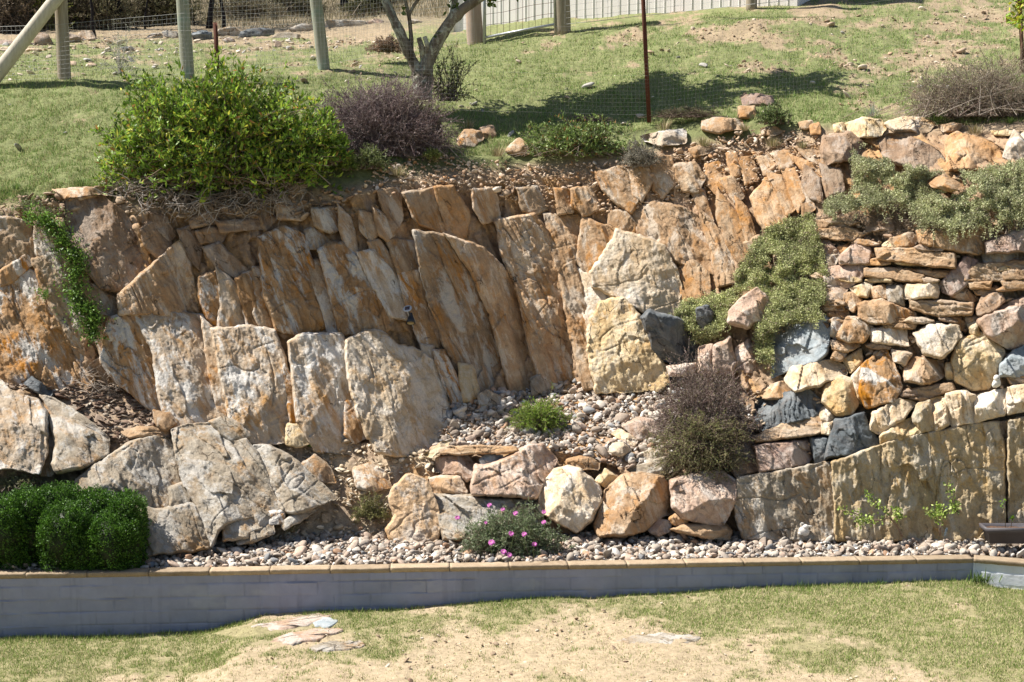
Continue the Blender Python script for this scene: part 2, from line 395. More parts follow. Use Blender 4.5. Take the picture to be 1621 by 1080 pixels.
# ---- front lawn
def lawn_z(X, Y):
    bx, bz = [], []
    for px, py in [(-160, 1018), (0, 1010), (160, 1005), (330, 998), (372, 988), (420, 972), (500, 967), (600, 962), (900, 945), (1200, 930), (1541, 917)]:
        D = 16.
        for _ in range(6):
            p = W(px, py, D); D = float(wallY(p[0]))
        p = W(px, py, D); bx.append(p[0]); bz.append(p[2])
    bx.append(bx[-1] + .25); bz.append(bz[-1] - .07); bx.append(WR[0]); bz.append(bz[-1] - .02)
    z0 = np.interp(X, bx, bz)
    d = np.clip(wallY(X) - Y, 0, 6)
    zz = z0 * np.exp(-d * .10) - .015 * d
    return zz
GM = np.array([  # green cover of the front lawn: rows py, columns px
 [.9, .9, .8, .55, .9, .8, .8, .85, .85, .9, .9, .9, .9],
 [.95, .9, .7, .40, .75, .62, .70, .75, .75, .85, .95, .95, .9],
 [1., .95, .85, .40, .8, .6, .45, .55, .6, .6, .9, 1., .95],
 [1., .95, .85, .6, .5, .25, .15, .15, .2, .3, .75, .95, 1.],
 [1., .9, .8, .5, .25, .12, .15, .12, .15, .2, .4, .9, .95],
 [.9, .8, .6, .4, .2, .12, .12, .12, .12, .15, .3, .6, .9]])
GY = [935, 962, 985, 1010, 1045, 1080]; GXs = np.linspace(0, 1621, 13)
def grass_front(P):
    px, py = proj(P)
    px = np.clip(px, 0, 1620.9); py = np.clip(py, 935, 1079.9)
    i = np.clip(np.searchsorted(GY, py) - 1, 0, 4); ga = np.array(GY, float); fy = (py - ga[i]) / (ga[i + 1] - ga[i])
    j = np.clip((px / (1621 / 12)).astype(int), 0, 11); fx = px / (1621 / 12) - j
    a = GM[i, j] * (1 - fx) + GM[i, j + 1] * fx; b = GM[i + 1, j] * (1 - fx) + GM[i + 1, j + 1] * fx
    base = a * (1 - fy) + b * fy
    n = fbm(P[..., 0] * 1.3, P[..., 1] * 1.3, 5, 5, .6)
    return np.clip(base + n * .55, 0, 1)
def axis(lo, hi, step, far, k=26):
    f = np.cumsum(np.geomspace(step * 2, far / 5, k)); f = f / f[-1] * far
    return np.concatenate([lo - f[::-1], np.arange(lo, hi, step), hi + f])
xs = axis(-7.5, 7.5, .025, 120); ys = np.concatenate([13.0 - np.cumsum(np.geomspace(.05, 14, 26))[::-1], np.arange(13.0, 17.6, .025)])
Xg, Yg = np.meshgrid(xs, ys)
Zg = lawn_z(Xg, Yg)
g = grass_front(np.stack([Xg, Yg, Zg], -1))
Zg = Zg + fbm(Xg * .9, Yg * .9, 3, 3) * .02 + fbm(Xg * 7, Yg * 7, 4, 4, .6) * .010 * (1.2 - g * .5)
sand = np.array([.42, .335, .225]); soil = np.array([.36, .28, .18]); grn = np.array([.17, .20, .07])
v = (fbm(Xg * 5, Yg * 5, 12, 4) * .5 + .5)[..., None]
cc = sand * (1 - v * .35) + soil * v * .35
gg = sstep(.25, .7, g)[..., None]
cc = cc * (1 - gg * .75) + (grn * .6 + soil * .4) * gg * .75
def grid_faces(ny, nx, keep=None):
    i = np.arange(ny - 1)[:, None] * nx + np.arange(nx - 1)[None, :]
    q = np.stack([i, i + 1, i + nx + 1, i + nx], -1).reshape(-1, 4)
    return q if keep is None else q[keep.reshape(-1)]
behind = (Yg > wallY(Xg) + .12) 
keep = ~(behind[:-1, :-1])
o = obj('lawn', np.stack([Xg, Yg, Zg], -1).reshape(-1, 3), grid_faces(len(ys), len(xs), keep), M['turf'], loc=(0, 0, 0), col=cc.reshape(-1, 3), smooth=True)
tag(o, kind='structure')

# ---- hillside behind the wall: gravel bed, bank, ledges, upper lawn, far slope
def cliffness(px, py):
    top = np.interp(px, [0, 220, 400, 560, 700, 850, 1050, 1200, 1330, 1480, 1621], [335, 335, 335, 310, 285, 278, 248, 235, 215, 206, 206])
    return top
def lawn_cover(px, py):
    """grass cover of the upper slope"""
    Pw = S(px, py); n = fbm(Pw[..., 0] * 1.3, Pw[..., 1] * 1.1, 21, 7, .78)
    b = np.interp(px, [0, 300, 600, 750, 900, 1100, 1250, 1400, 1621], [.82, .76, .72, .92, .90, .76, .68, .64, .60])
    b = b + np.where(px < 620, np.interp(py, [52, 66, 95, 150], [-.9, -.28, -.02, .12]), np.interp(py, [10, 40, 80, 130, 175], [-.1, -.22, -.05, .08, .2]))
    return np.clip(b + n * .75, 0, 1)
pxs = axis(-60, 1690, 2.0, 2600, 32); pys = np.concatenate([np.arange(934, 150, -1.8), np.arange(150, -80, -2.0), np.linspace(-84, -420, 50)])
PX, PY = np.meshgrid(pxs, pys)
D0 = Ds(PX, PY)
P = W(PX, PY, D0)
X, Y, Z = P[..., 0], P[..., 1], P[..., 2]
top = cliffness(PX, PY)
isgravel = PY > np.interp(PX, [0, 220, 400, 560, 690, 850, 1050, 1200, 1650], [878, 874, 860, 852, 852, 850, 850, 850, 846])
cl = sstep(0, 12, PY - top) * sstep(0, 8, np.where(isgravel, 0, 30.))
UPB = [(700, 640), (760, 622), (850, 608), (930, 608), (1060, 592), (1130, 600), (1200, 660), (1180, 720), (1000, 745), (860, 712), (690, 722), (680, 700)]
slopeP = [(430, 690), (560, 700), (700, 712), (680, 760), (620, 870), (440, 870), (380, 850), (500, 800)]
litterP = [(-40, 575), (100, 598), (150, 600), (250, 640), (280, 680), (200, 705), (150, 690), (60, 625), (-40, 600)]
flatz = inpoly(PX, PY, UPB) | inpoly(PX, PY, litterP)
slz = inpoly(PX, PY, slopeP)
# broken-rock relief on the cliff: tilted strata with fractures
ca, sa = math.cos(R(24)), math.sin(R(24))
U = X * ca + Z * sa; T_ = -X * sa + Z * ca
w1, w2, wid = worley(U * 4.2 + fbm(X * 2, Z * 2, 31) * .5, T_ * 1.5, 41)
slab = wid * .16 - .03 * np.exp(-((w2 - w1) / .04) ** 2) + facet(U * 4.2 + fbm(X * 2, Z * 2, 31) * .5, T_ * 1.5, 43, .5) * .16 + facet(U * 11, T_ * 5, 44, .5) * .06 + facet(U * 24, T_ * 13, 45, .5) * .03 + fbs(U * 26, T_ * 5, 46, 3, .6) * .010
st = fbs(U * 9, T_ * 1.1, 33, 5, .6) * .03 + fbm(X * 9, Z * 9, 35, 5, .6) * .03
relief = cl * np.where(flatz, .02 * st, np.where(slz, st * .8, slab + st - .11))
hill = (1 - cl) * np.where(isgravel, 0, fbm(X * 1.2, Y * 1.2, 37, 5, .55) * .05 + fbm(X * 6, Y * 6, 38, 4, .6) * .018 * (PY > 40))
Dn = D0 - relief
P = W(PX, PY, Dn); P[..., 2] += hill - np.where(isgravel, .02, 0)
dirt = np.array([.30, .22, .145]); dirtp = np.array([.40, .305, .21]); dry = np.array([.29, .235, .15]); grnu = np.array([.13, .19, .055])
rock = np.array([.37, .255, .165])*(.8+.4*wid[...,None])
n5 = (fbm(X * 2.2, Y * 2.2 + Z, 51, 5, .6) * .5 + .5)[..., None]
gcov = lawn_cover(PX, PY)
base = dirt * (1 - n5) + dirtp * n5
gl = sstep(.35, .65, gcov)[..., None]
hillc = (base * .5 + dry * .5) * (1 - gl) + (grnu * .62 + dry * .38) * gl
far = sstep(0, 40, 62 - PY)[..., None] * (PX < 720)[..., None]
hillc = hillc * (1 - far) + np.array([.22, .18, .12]) * far
edge = sstep(28, 6, top - PY)[..., None]
hillc = hillc * (1 - edge) + base * edge
clf = cl[..., None]
# intrinsic iron staining of the broken rock between the traced slabs
s6 = sstep(.1, .5, fbs(U * 5, T_ * .8, 61, 5, .6))[..., None]
rc = rock * (1 - s6) + np.array([.42, .26, .13]) * s6
lowgrey = sstep(560, 700, PY)[..., None] * sstep(700, 500, PX)[..., None]
rc = rc * (1 - lowgrey * .6) + np.array([.33, .28, .22]) * lowgrey * .6
wallside = sstep(1180, 1260, PX)[..., None] * sstep(330, 380, PY)[..., None]
rc = rc * (1 - wallside * .7) + np.array([.36, .29, .21]) * wallside * .7
cc = hillc * (1 - clf) + rc * clf
pale_ = np.array([.46, .37, .265]); sl_ = (sstep(-.35, .1, fbm(X * 3, Z * 3, 71, 4)) * slz)[..., None]; cc = cc * (1 - sl_ * .8) + pale_ * sl_ * .8
cc = np.where(isgravel[..., None], np.array([.20, .16, .12]), cc)
front = Dn < wallY(P[..., 0]) + .06
keep = ~(front[:-1, :-1] & front[1:, 1:])
P[..., 1] = np.where(front, wallY(P[..., 0]) + .1, P[..., 1]); P[..., 2] = np.where(front, GZ - .02, P[..., 2])
o = obj('hillside', P.reshape(-1, 3), grid_faces(len(pys), len(pxs), keep)[:, ::-1], M['earth'], loc=(0, 0, 0), col=cc.reshape(-1, 3), smooth=True)
tag(o, kind='structure')

# ================================================================ ROCKS
def rough_poly(poly, seed, amp=1.3, seg=4.0):
    P = np.asarray(poly, float); out = []
    n = len(P)
    for i in range(n):        # slight corner rounding
        a, b, c = P[i - 1], P[i], P[(i + 1) % n]
        da, dc = np.linalg.norm(b - a), np.linalg.norm(c - b)
        ka, kc = min(.12, 2.2 / max(da, 1)), min(.12, 2.2 / max(dc, 1))
        out += [b + (a - b) * ka, b + (c - b) * kc]
    P = np.array(out); res = []
    for i in range(len(P)):
        a, b = P[i], P[(i + 1) % len(P)]; L = np.linalg.norm(b - a); k = max(1, int(L / seg))
        for t in range(k): res.append(a + (b - a) * t / k)
    P = np.array(res); s = seed * 3.7
    dx = fbm(P[:, 0] * .09 + s, P[:, 1] * .09, seed, 3, .6) * amp + fbm(P[:, 0] * .3 + s, P[:, 1] * .3, seed + 1, 2) * amp * .5
    dy = fbm(P[:, 0] * .09 + s, P[:, 1] * .09, seed + 5, 3, .6) * amp + fbm(P[:, 0] * .3 + s, P[:, 1] * .3, seed + 6, 2) * amp * .5
    return P + np.stack([dx, dy], 1)
_seed = [100]
def stone(name, poly, mat, parent=None, D=None, off=.10, T=.12, w=.07, th=.35, rough=1.0, facets=4, ang=None, tilt=None, steps=0.0, gy=None, grow=2.2, fac=1.0, fsl=1.0, lin=1.0, res=1.3, amp=1.3, label=None, cat=None, group=None):
    _seed[0] += 1; sd_ = _seed[0]; r = np.random.default_rng(sd_)
    q = np.asarray(poly, float)
    area = .5 * abs(np.dot(q[:, 0], np.roll(q[:, 1], 1)) - np.dot(q[:, 1], np.roll(q[:, 0], 1)))
    if area < 900: res = min(res, 1.1); amp *= .7
    if grow:
        nn_ = len(q); sg = 1 if (np.dot(q[:, 0], np.roll(q[:, 1], -1)) - np.dot(q[:, 1], np.roll(q[:, 0], -1))) > 0 else -1
        t_ = norm(np.roll(q, -1, 0) - q); nr_ = np.stack([t_[:, 1], -t_[:, 0]], 1) * sg
        nv = nr_ + np.roll(nr_, 1, 0); q = q + norm(nv) * grow * np.clip(1.6 / (np.linalg.norm(nv, axis=1)[:, None] + .3), .8, 1.6)
    B = rough_poly(q, sd_, amp)
    x0, y0 = B.min(0) - 2 * res; x1, y1 = B.max(0) + 2 * res
    gx = np.arange(x0, x1, res); gyy = np.arange(y0, y1, res)
    GX, GYg = np.meshgrid(gx, gyy); nx, ny = len(gx), len(gyy)
    pts = np.stack([GX.ravel(), GYg.ravel()], 1)
    A = B; Bn = np.roll(B, -1, 0); d = Bn - A; dd = (d ** 2).sum(1) + 1e-9
    best = np.full(len(pts), 1e9); near = pts.copy()
    for i in range(len(A)):
        t = np.clip(((pts - A[i]) @ d[i]) / dd[i], 0, 1); nn = A[i] + t[:, None] * d[i]
        e = ((pts - nn) ** 2).sum(1); m = e < best; best = np.where(m, e, best); near[m] = nn[m]
    ins = inpoly(pts[:, 0], pts[:, 1], B); sd = np.sqrt(best) * np.where(ins, 1, -1)
    q4 = grid_faces(ny, nx); qi = ins[q4].any(1); q4 = q4[qi]
    used = np.unique(q4); remap = -np.ones(len(pts), int); remap[used] = np.arange(len(used)); q4 = remap[q4]
    pts = pts[used]; sd = sd[used]; near = near[used]; ins = ins[used]
    pts = np.where(ins[:, None], pts, near); sd = np.maximum(sd, 0)
    c = np.array([(x0 + x1) / 2, (y0 + y1) / 2]); cen = q.mean(0)
    Dm = float(Ds(cen[0], cen[1]).mean()) if D is None else D
    mpp = Dm / F
    X = (pts[:, 0] - cen[0]) * mpp; Zm = -(pts[:, 1] - cen[1]) * mpp; e = sd * mpp
    if D is None:
        s = Ds(pts[:, 0], pts[:, 1]); Am = np.stack([X, Zm, np.ones(len(X))], 1)
        co = np.linalg.lstsq(Am, s, rcond=None)[0]; co[:2] = np.clip(co[:2], -.8, .8)
        plane = Am @ co
    else: plane = np.full(len(X), Dm)
    if gy is not None: plane = plane + gy * Zm
    if tilt is None: tilt = (r.uniform(-.16, .16), r.uniform(-.08, .2))
    plane = plane + tilt[0] * X + tilt[1] * Zm
    size = math.sqrt(area) * mpp; w = min(w, size * .33); T = min(T, size * .42)
    ee = np.minimum(e / w, 1); p = .5 * ee + .5 * np.sqrt(np.clip(1 - (1 - ee) ** 2, 0, 1))
    h = T * p
    rad = size * .55
    for k in range(facets):
        a = r.uniform(0, 2 * math.pi) if k else r.uniform(-.6, .6); sl = r.uniform(.35, 1.1) * fsl; rr = r.uniform(.0, .55) * rad
        wv = .03 * fbm(X * 4 + k * 9, Zm * 4, sd_ + 40 + k, 3)
        dd_ = X * math.cos(a) + Zm * math.sin(a) + wv
        h = np.minimum(h, T * r.uniform(.85, 1.15) + sl * (rr - dd_))
    h = np.maximum(h, -.5 * T * (e > 0) - .1 * T)
    ang = (r.uniform(15, 32) if ang is None else ang)
    ca, sa = math.cos(R(ang)), math.sin(R(ang))
    U = X * ca + Zm * sa + sd_ * 3.3; V = -X * sa + Zm * ca + sd_ * 1.7
    lim = np.minimum(1, e / .025)
    k = rough * min(1, .45 + size * .6)
    wx = fbm(U * 3, V * 2, sd_ + 21, 3) * .12
    n = facet((U + wx) * 3.0, (V + wx) * 1.3, sd_ + 31, .5) * .16 * fac + facet((U + wx) * 8.5, (V - wx) * 4.2, sd_ + 33, .5) * .045 * fac
    n = n + (fbs(U * 7, V * 1.0, sd_, 5, .62) * .020 + (1 - np.abs(fbs(U * 5, V * .5, sd_ + 51, 4, .6)) * 2) * .012) * lin + fbm(U * 6, V * 6, sd_ + 2, 5, .6) * .018
    # fractures: thin grooves along the grain and a few across
    g1 = fbs(U * 2.6, V * .45, sd_ + 4, 3, .5); g2 = fbs(U * .8, V * 2.1, sd_ + 6, 3, .5)
    n = n - .030 * np.exp(-(g1 / .035) ** 2) * sstep(-.2, .4, fbm(U, V, sd_ + 8, 2)) - .022 * np.exp(-(g2 / .03) ** 2) * sstep(.1, .5, fbm(U * .9, V * .9, sd_ + 9, 2))
    # broken scallops: terraced noise
    tn = fbm(U * 3.0, V * 1.6, sd_ + 11, 4, .55) * 3; tr = np.floor(tn) + sstep(.82, 1., tn - np.floor(tn))
    n = n + tr * .009
    if steps: 
        tn = (U + .10 * fbm(U * 3, V * 3, sd_ + 12, 3)) * steps + fbm(V * 2, U * 2, sd_ + 14) * .5; n = n + (tn - np.floor(tn) - .5) * .035
    h = h + n * lim * k
    Dp = plane - off - h
    P3 = W(pts[:, 0], pts[:, 1], Dp)
    # skirt to a smaller back
    E = np.concatenate([q4[:, [0, 1]], q4[:, [1, 2]], q4[:, [2, 3]], q4[:, [3, 0]]])
    key = np.sort(E, 1); kk = key[:, 0].astype(np.int64) * len(pts) + key[:, 1]
    u_, idx, cnt = np.unique(kk, return_index=True, return_counts=True); bE = E[idx[cnt == 1]]
    bv = np.unique(bE); rm = -np.ones(len(pts), int); rm[bv] = np.arange(len(bv)) + len(pts)
    bc = pts[bv]; bp = cen + (bc - cen) * .86
    back = W(bp[:, 0], bp[:, 1], plane[bv] - off + min(th, size * .8))
    Vv = np.concatenate([P3, back, back.mean(0)[None]])
    side = np.stack([bE[:, 1], bE[:, 0], rm[bE[:, 0]], rm[bE[:, 1]]], 1)
    cap = np.stack([rm[bE[:, 1]], rm[bE[:, 0]], np.full(len(bE), len(Vv) - 1)], 1)
    o = obj(name, Vv, [cap, q4, side], M[mat], parent, smooth=True)
    if label or cat or group: tag(o, label, cat, group)
    return o
# ---------------- the natural cliff
def root_at(name, px, py, label, cat, group=None):
    return tag(empty(name, W(px, py, float(Ds(px, py)))), label, cat, group)
cliff = root_at('rock_cliff', 620, 660, 'tall tan and orange natural rock face of steeply tilted slabs behind the garden', 'rock face')
CL = [  # material, off, T, polygon, extra
 ('shade', .12, .12, [(-40,340),(0,345),(45,352),(57,405),(30,418),(-40,425)], {}),
 ('shade', .02, .08, [(52,412),(100,398),(140,440),(165,520),(178,600),(150,612),(115,545),(70,460)], {}),
 ('rust', .12, .12, [(-60,470),(0,450),(45,425),(70,440),(100,490),(130,555),(148,600),(135,625),(60,622),(-60,605)], {}),
 ('brown', .22, .20, [(105,318),(160,312),(195,338),(215,372),(245,405),(262,412),(240,430),(195,462),(160,455),(118,400),(107,360)], {'facets': 6}),
 ('tan', .30, .20, [(283,383),(300,415),(313,499),(190,497),(188,468),(212,448),(240,422)], {'facets': 6}),
 ('brown', .14, .10, [(222,364),(240,352),(262,366),(275,400),(258,415),(232,388)], {}),
 ('brown', .12, .10, [(240,338),(262,345),(275,372),(268,380),(248,362)], {}),
 ('brown', .10, .10, [(283,365),(300,360),(318,390),(313,425),(298,408)], {}),
 ('brown', .16, .08, [(322,392),(345,386),(392,430),(376,441),(345,422)], {}),
 ('rust', .14, .10, [(375,442),(398,430),(414,470),(414,516),(395,521),(385,480)], {}),
 ('rust', .10, .08, [(316,440),(340,432),(350,470),(347,517),(330,505),(316,470)], {}),
 ('pale', .16, .09, [(345,428),(362,440),(385,472),(402,520),(347,519),(352,470)], {}),
 ('shade', .10, .07, [(402,425),(416,428),(440,522),(418,523),(404,500)], {}),
 ('rust', .16, .12, [(410,376),(450,360),(478,372),(490,410),(516,490),(513,520),(470,529),(440,523),(420,470)], {'steps': 6}),
 ('rust', .20, .12, [(506,398),(520,388),(540,386),(564,406),(583,437),(607,480),(622,506),(612,522),(575,530),(540,529),(525,470)], {'steps': 8}),
 ('shade', .08, .08, [(486,415),(505,412),(520,470),(532,525),(522,528),(505,470)], {}),
 ('pale', .12, .08, [(567,402),(590,398),(620,430),(640,470),(646,504),(618,502),(590,450)], {}),
 ('shade', .16, .10, [(495,332),(533,330),(536,360),(525,368),(500,356)], {}),
 ('tan', .16, .10, [(536,328),(552,345),(560,375),(564,400),(548,390),(540,362)], {}),
 ('tan', .14, .10, [(570,335),(590,340),(600,365),(588,382),(572,362)], {}),
 ('tan', .18, .10, [(592,330),(610,345),(622,372),(614,381),(600,370)], {}),
 ('tan', .16, .10, [(600,302),(633,300),(634,350),(622,369),(611,342)], {}),
 ('tan', .16, .12, [(640,306),(688,300),(702,350),(697,368),(662,352)], {}),
 ('orange', .10, .08, [(690,298),(715,296),(742,340),(735,372),(708,362)], {}),
 ('brown', .08, .06, [(448,362),(470,364),(482,408),(462,398)], {}),
 ('shade', .10, .08, [(484,366),(498,362),(522,385),(510,392),(488,392)], {}),
 ('shade', .12, .08, [(585,385),(600,382),(632,428),(628,440),(600,412)], {}),
 ('rust', .12, .08, [(632,432),(666,430),(682,500),(692,548),(668,546),(650,500)], {'steps': 7}),
 ('shade', .14, .09, [(612,378),(655,384),(663,428),(632,430)], {}),
 ('shade', .16, .12, [(655,366),(705,375),(720,400),(745,440),(775,500),(806,617),(785,630),(740,610),(705,545),(678,470)], {}),
 ('tan', .20, .12, [(706,372),(760,393),(797,425),(817,470),(850,588),(842,616),(808,620),(778,500),(747,430)], {}),
 ('tan', .18, .12, [(786,350),(845,340),(862,365),(880,420),(893,480),(910,550),(923,612),(885,617),(842,520),(815,450),(795,400)], {'steps': 5}),
 ('tan', .22, .10, [(822,470),(836,478),(860,545),(885,617),(864,616),(842,562)], {}),
 ('tan', .16, .12, [(862,340),(922,343),(918,380),(908,420),(920,460),(935,520),(947,612),(925,616),(907,540),(890,450),(874,395)], {}),
 ('tan', .12, .08, [(923,344),(970,364),(960,400),(932,434),(914,415)], {}),
 ('cream', .34, .20, [(978,365),(1015,375),(1050,392),(1070,430),(1082,490),(1060,502),(1030,497),(1000,482),(940,452),(935,435),(955,405)], {'facets': 3, 'amp': 2}),
 ('cream', .20, .12, [(905,420),(935,440),(985,480),(960,490),(948,500),(935,560),(920,470)], {'amp': 2}),
 ('gold', .42, .20, [(950,480),(985,472),(1010,500),(1030,540),(1058,602),(1040,616),(945,620),(933,560),(932,520)], {'facets': 3, 'amp': 2}),
 ('tan', .24, .16, [(1000,332),(1035,322),(1080,330),(1105,345),(1125,380),(1133,432),(1100,420),(1055,407),(1010,370)], {'facets': 3}),
 ('orange', .22, .12, [(1063,412),(1100,415),(1118,430),(1124,467),(1085,480),(1070,440)], {'steps': 6}),
 ('tan', .18, .10, [(1105,328),(1125,350),(1155,400),(1168,417),(1165,447),(1137,452),(1128,400)], {'steps': 7}),
 ('orange', .14, .10, [(1137,302),(1165,340),(1180,370),(1192,397),(1170,414),(1150,380),(1137,345)], {}),
 ('orange', .16, .08, [(1165,315),(1180,330),(1198,386),(1185,387),(1172,350)], {}),
 ('orange', .24, .12, [(1190,312),(1213,285),(1247,335),(1240,352),(1210,362),(1198,342)], {'facets': 2}),
 ('orange', .14, .08, [(1215,275),(1235,278),(1257,330),(1247,340),(1227,302)], {}),
 ('orange', .14, .08, [(1240,268),(1257,268),(1274,310),(1264,332),(1250,300)], {}),
 ('tan', .20, .12, [(943,275),(985,264),(1008,318),(998,336),(975,318),(955,297)], {}),
 ('tan', .18, .10, [(988,272),(1025,265),(1032,285),(1015,317),(1005,310)], {}),
 ('tan', .24, .12, [(1068,262),(1100,260),(1114,280),(1105,303),(1085,302),(1072,282)], {}),
 ('tan', .14, .10, [(965,335),(990,335),(1000,350),(1010,372),(985,373),(965,358)], {}),
 ('orange', .14, .06, [(1152,245),(1165,245),(1169,277),(1160,280)], {}),
 ('orange', .12, .06, [(1252,247),(1290,262),(1297,277),(1275,272)], {}),
 ('tan', .10, .06, [(1260,233),(1298,243),(1306,262),(1285,256)], {}),
 ('brown', .12, .08, [(302,350),(330,335),(347,338),(340,351),(305,359)], {'ang': 80}),
 ('brown', .12, .08, [(312,368),(335,361),(356,370),(352,380),(320,384)], {'ang': 80}),
 ('brown', .14, .06, [(345,352),(415,350),(420,360),(350,366)], {'ang': 85}),
 ('tan', .16, .08, [(455,290),(490,288),(494,303),(457,306)], {'ang': 85}),
 ('tan', .14, .06, [(440,307),(450,304),(476,326),(470,333)], {}),
 ('tan', .16, .08, [(438,322),(478,336),(478,347),(442,345)], {'ang': 75}),
 ('rust', .30, .16, [(172,505),(200,496),(222,500),(245,555),(262,620),(275,668),(250,657),(220,632),(185,602),(160,572)], {'steps': 6}),
 ('pale', .36, .16, [(212,496),(255,493),(320,500),(333,560),(347,620),(366,690),(290,700),(255,640),(243,555)], {}),
 ('pale', .34, .16, [(336,522),(400,518),(434,525),(450,570),(457,620),(470,700),(372,700),(352,600)], {}),
 ('shade', .26, .10, [(320,505),(334,520),(350,600),(362,672),(350,672),(333,590)], {}),
 ('pale', .34, .16, [(458,541),(480,530),(540,530),(553,570),(557,650),(572,720),(500,712),(470,660),(466,602)], {}),
 ('rust', .28, .08, [(446,580),(460,596),(482,650),(478,672),(462,668),(454,620)], {}),
 ('cream', .44, .20, [(549,540),(575,528),(602,525),(628,548),(662,556),(682,572),(700,605),(708,645),(712,705),(660,722),(596,716),(566,650),(553,600)], {'facets': 2, 'amp': 2}),
 ('rust', .30, .07, [(548,636),(562,634),(582,690),(562,700),(548,690)], {}),
 ('rust', .26, .08, [(688,557),(701,556),(722,600),(736,637),(718,640),(702,602)], {'steps': 12}),
 ('pale', .22, .06, [(668,548),(685,549),(700,600),(712,640),(704,640),(688,592)], {}),
 ('gold', .28, .07, [(727,577),(746,580),(759,627),(735,634)], {}),
 ('grey', .28, .06, [(842,600),(855,594),(863,617),(845,624)], {}),
 ('grey', .30, .06, [(758,628),(772,620),(792,630),(790,640),(762,640)], {}),
 ('shade', .14, .08, [(130,455),(150,452),(190,480),(188,500),(165,505),(150,480)], {}),
 ('tan', .16, .09, [(905,300),(935,296),(950,330),(925,340),(908,325)], {}), ('tan', .14, .08, [(880,300),(902,302),(905,335),(885,338)], {}), ('shade', .14, .08, [(820,300),(850,296),(865,330),(848,338),(826,332)], {}),
 ('tan', .15, .08, [(750,302),(782,298),(790,345),(765,352),(752,330)], {}), ('tan', .14, .08, [(1030,250),(1062,248),(1068,290),(1050,312),(1036,300)], {}), ('orange', .13, .07, [(1118,262),(1138,258),(1150,300),(1135,306),(1122,290)], {}),
 ('tan', .13, .07, [(1142,285),(1160,280),(1176,312),(1164,320)], {}), ('orange', .13, .06, [(1172,252),(1190,250),(1196,282),(1182,290)], {}), ('brown', .15, .07, [(1275,262),(1296,284),(1300,318),(1284,312),(1272,290)], {}),
 ('tan', .12, .06, [(1200,250),(1222,246),(1232,272),(1212,276)], {}), ('tan', .14, .06, [(1180,385),(1200,375),(1212,400),(1196,412)], {}), ('tan', .12, .07, [(1262,290),(1275,295),(1288,330),(1272,340)], {}),
 ('brown', .16, .08, [(1300,262),(1330,270),(1335,300),(1310,310)], {}), ('tan', .13, .06, [(1225,242),(1248,240),(1256,262),(1236,266)], {}), ('tan', .14, .07, [(1095,300),(1112,302),(1126,345),(1108,330)], {}),
 ('rust', .12, .08, [(0,430),(40,405),(52,415),(20,445),(0,455)], {}), ('shade', .13, .08, [(55,352),(100,345),(105,400),(70,410),(58,402)], {}), ('shade', .12, .08, [(140,455),(168,470),(175,520),(160,560),(146,520)], {}),
]
for m_, off, T, poly, kw in CL:
    cx_ = np.mean([p_[0] for p_ in poly]); tl = .20 if cx_ < 930 else (-.10 if cx_ < 1100 else .12); r_ = np.random.default_rng(int(cx_ * 7))
    if m_ in ('pale', 'cream', 'gold', 'shade'): kw.update(lin=.7)
    off2 = off * .62 if off >= .26 else .07 + (off - .14) * .45
    stone('rock_slab', poly, m_, cliff, off=off2, T=T * .6, w=kw.pop('w', .03), facets=min(kw.pop('facets', 1), 2), fsl=.5, fac=.34, lin=kw.pop('lin', 1.4), grow=5.5, tilt=(tl * r_.uniform(.5, 1.3), r_.uniform(-.1, .1)), **kw)

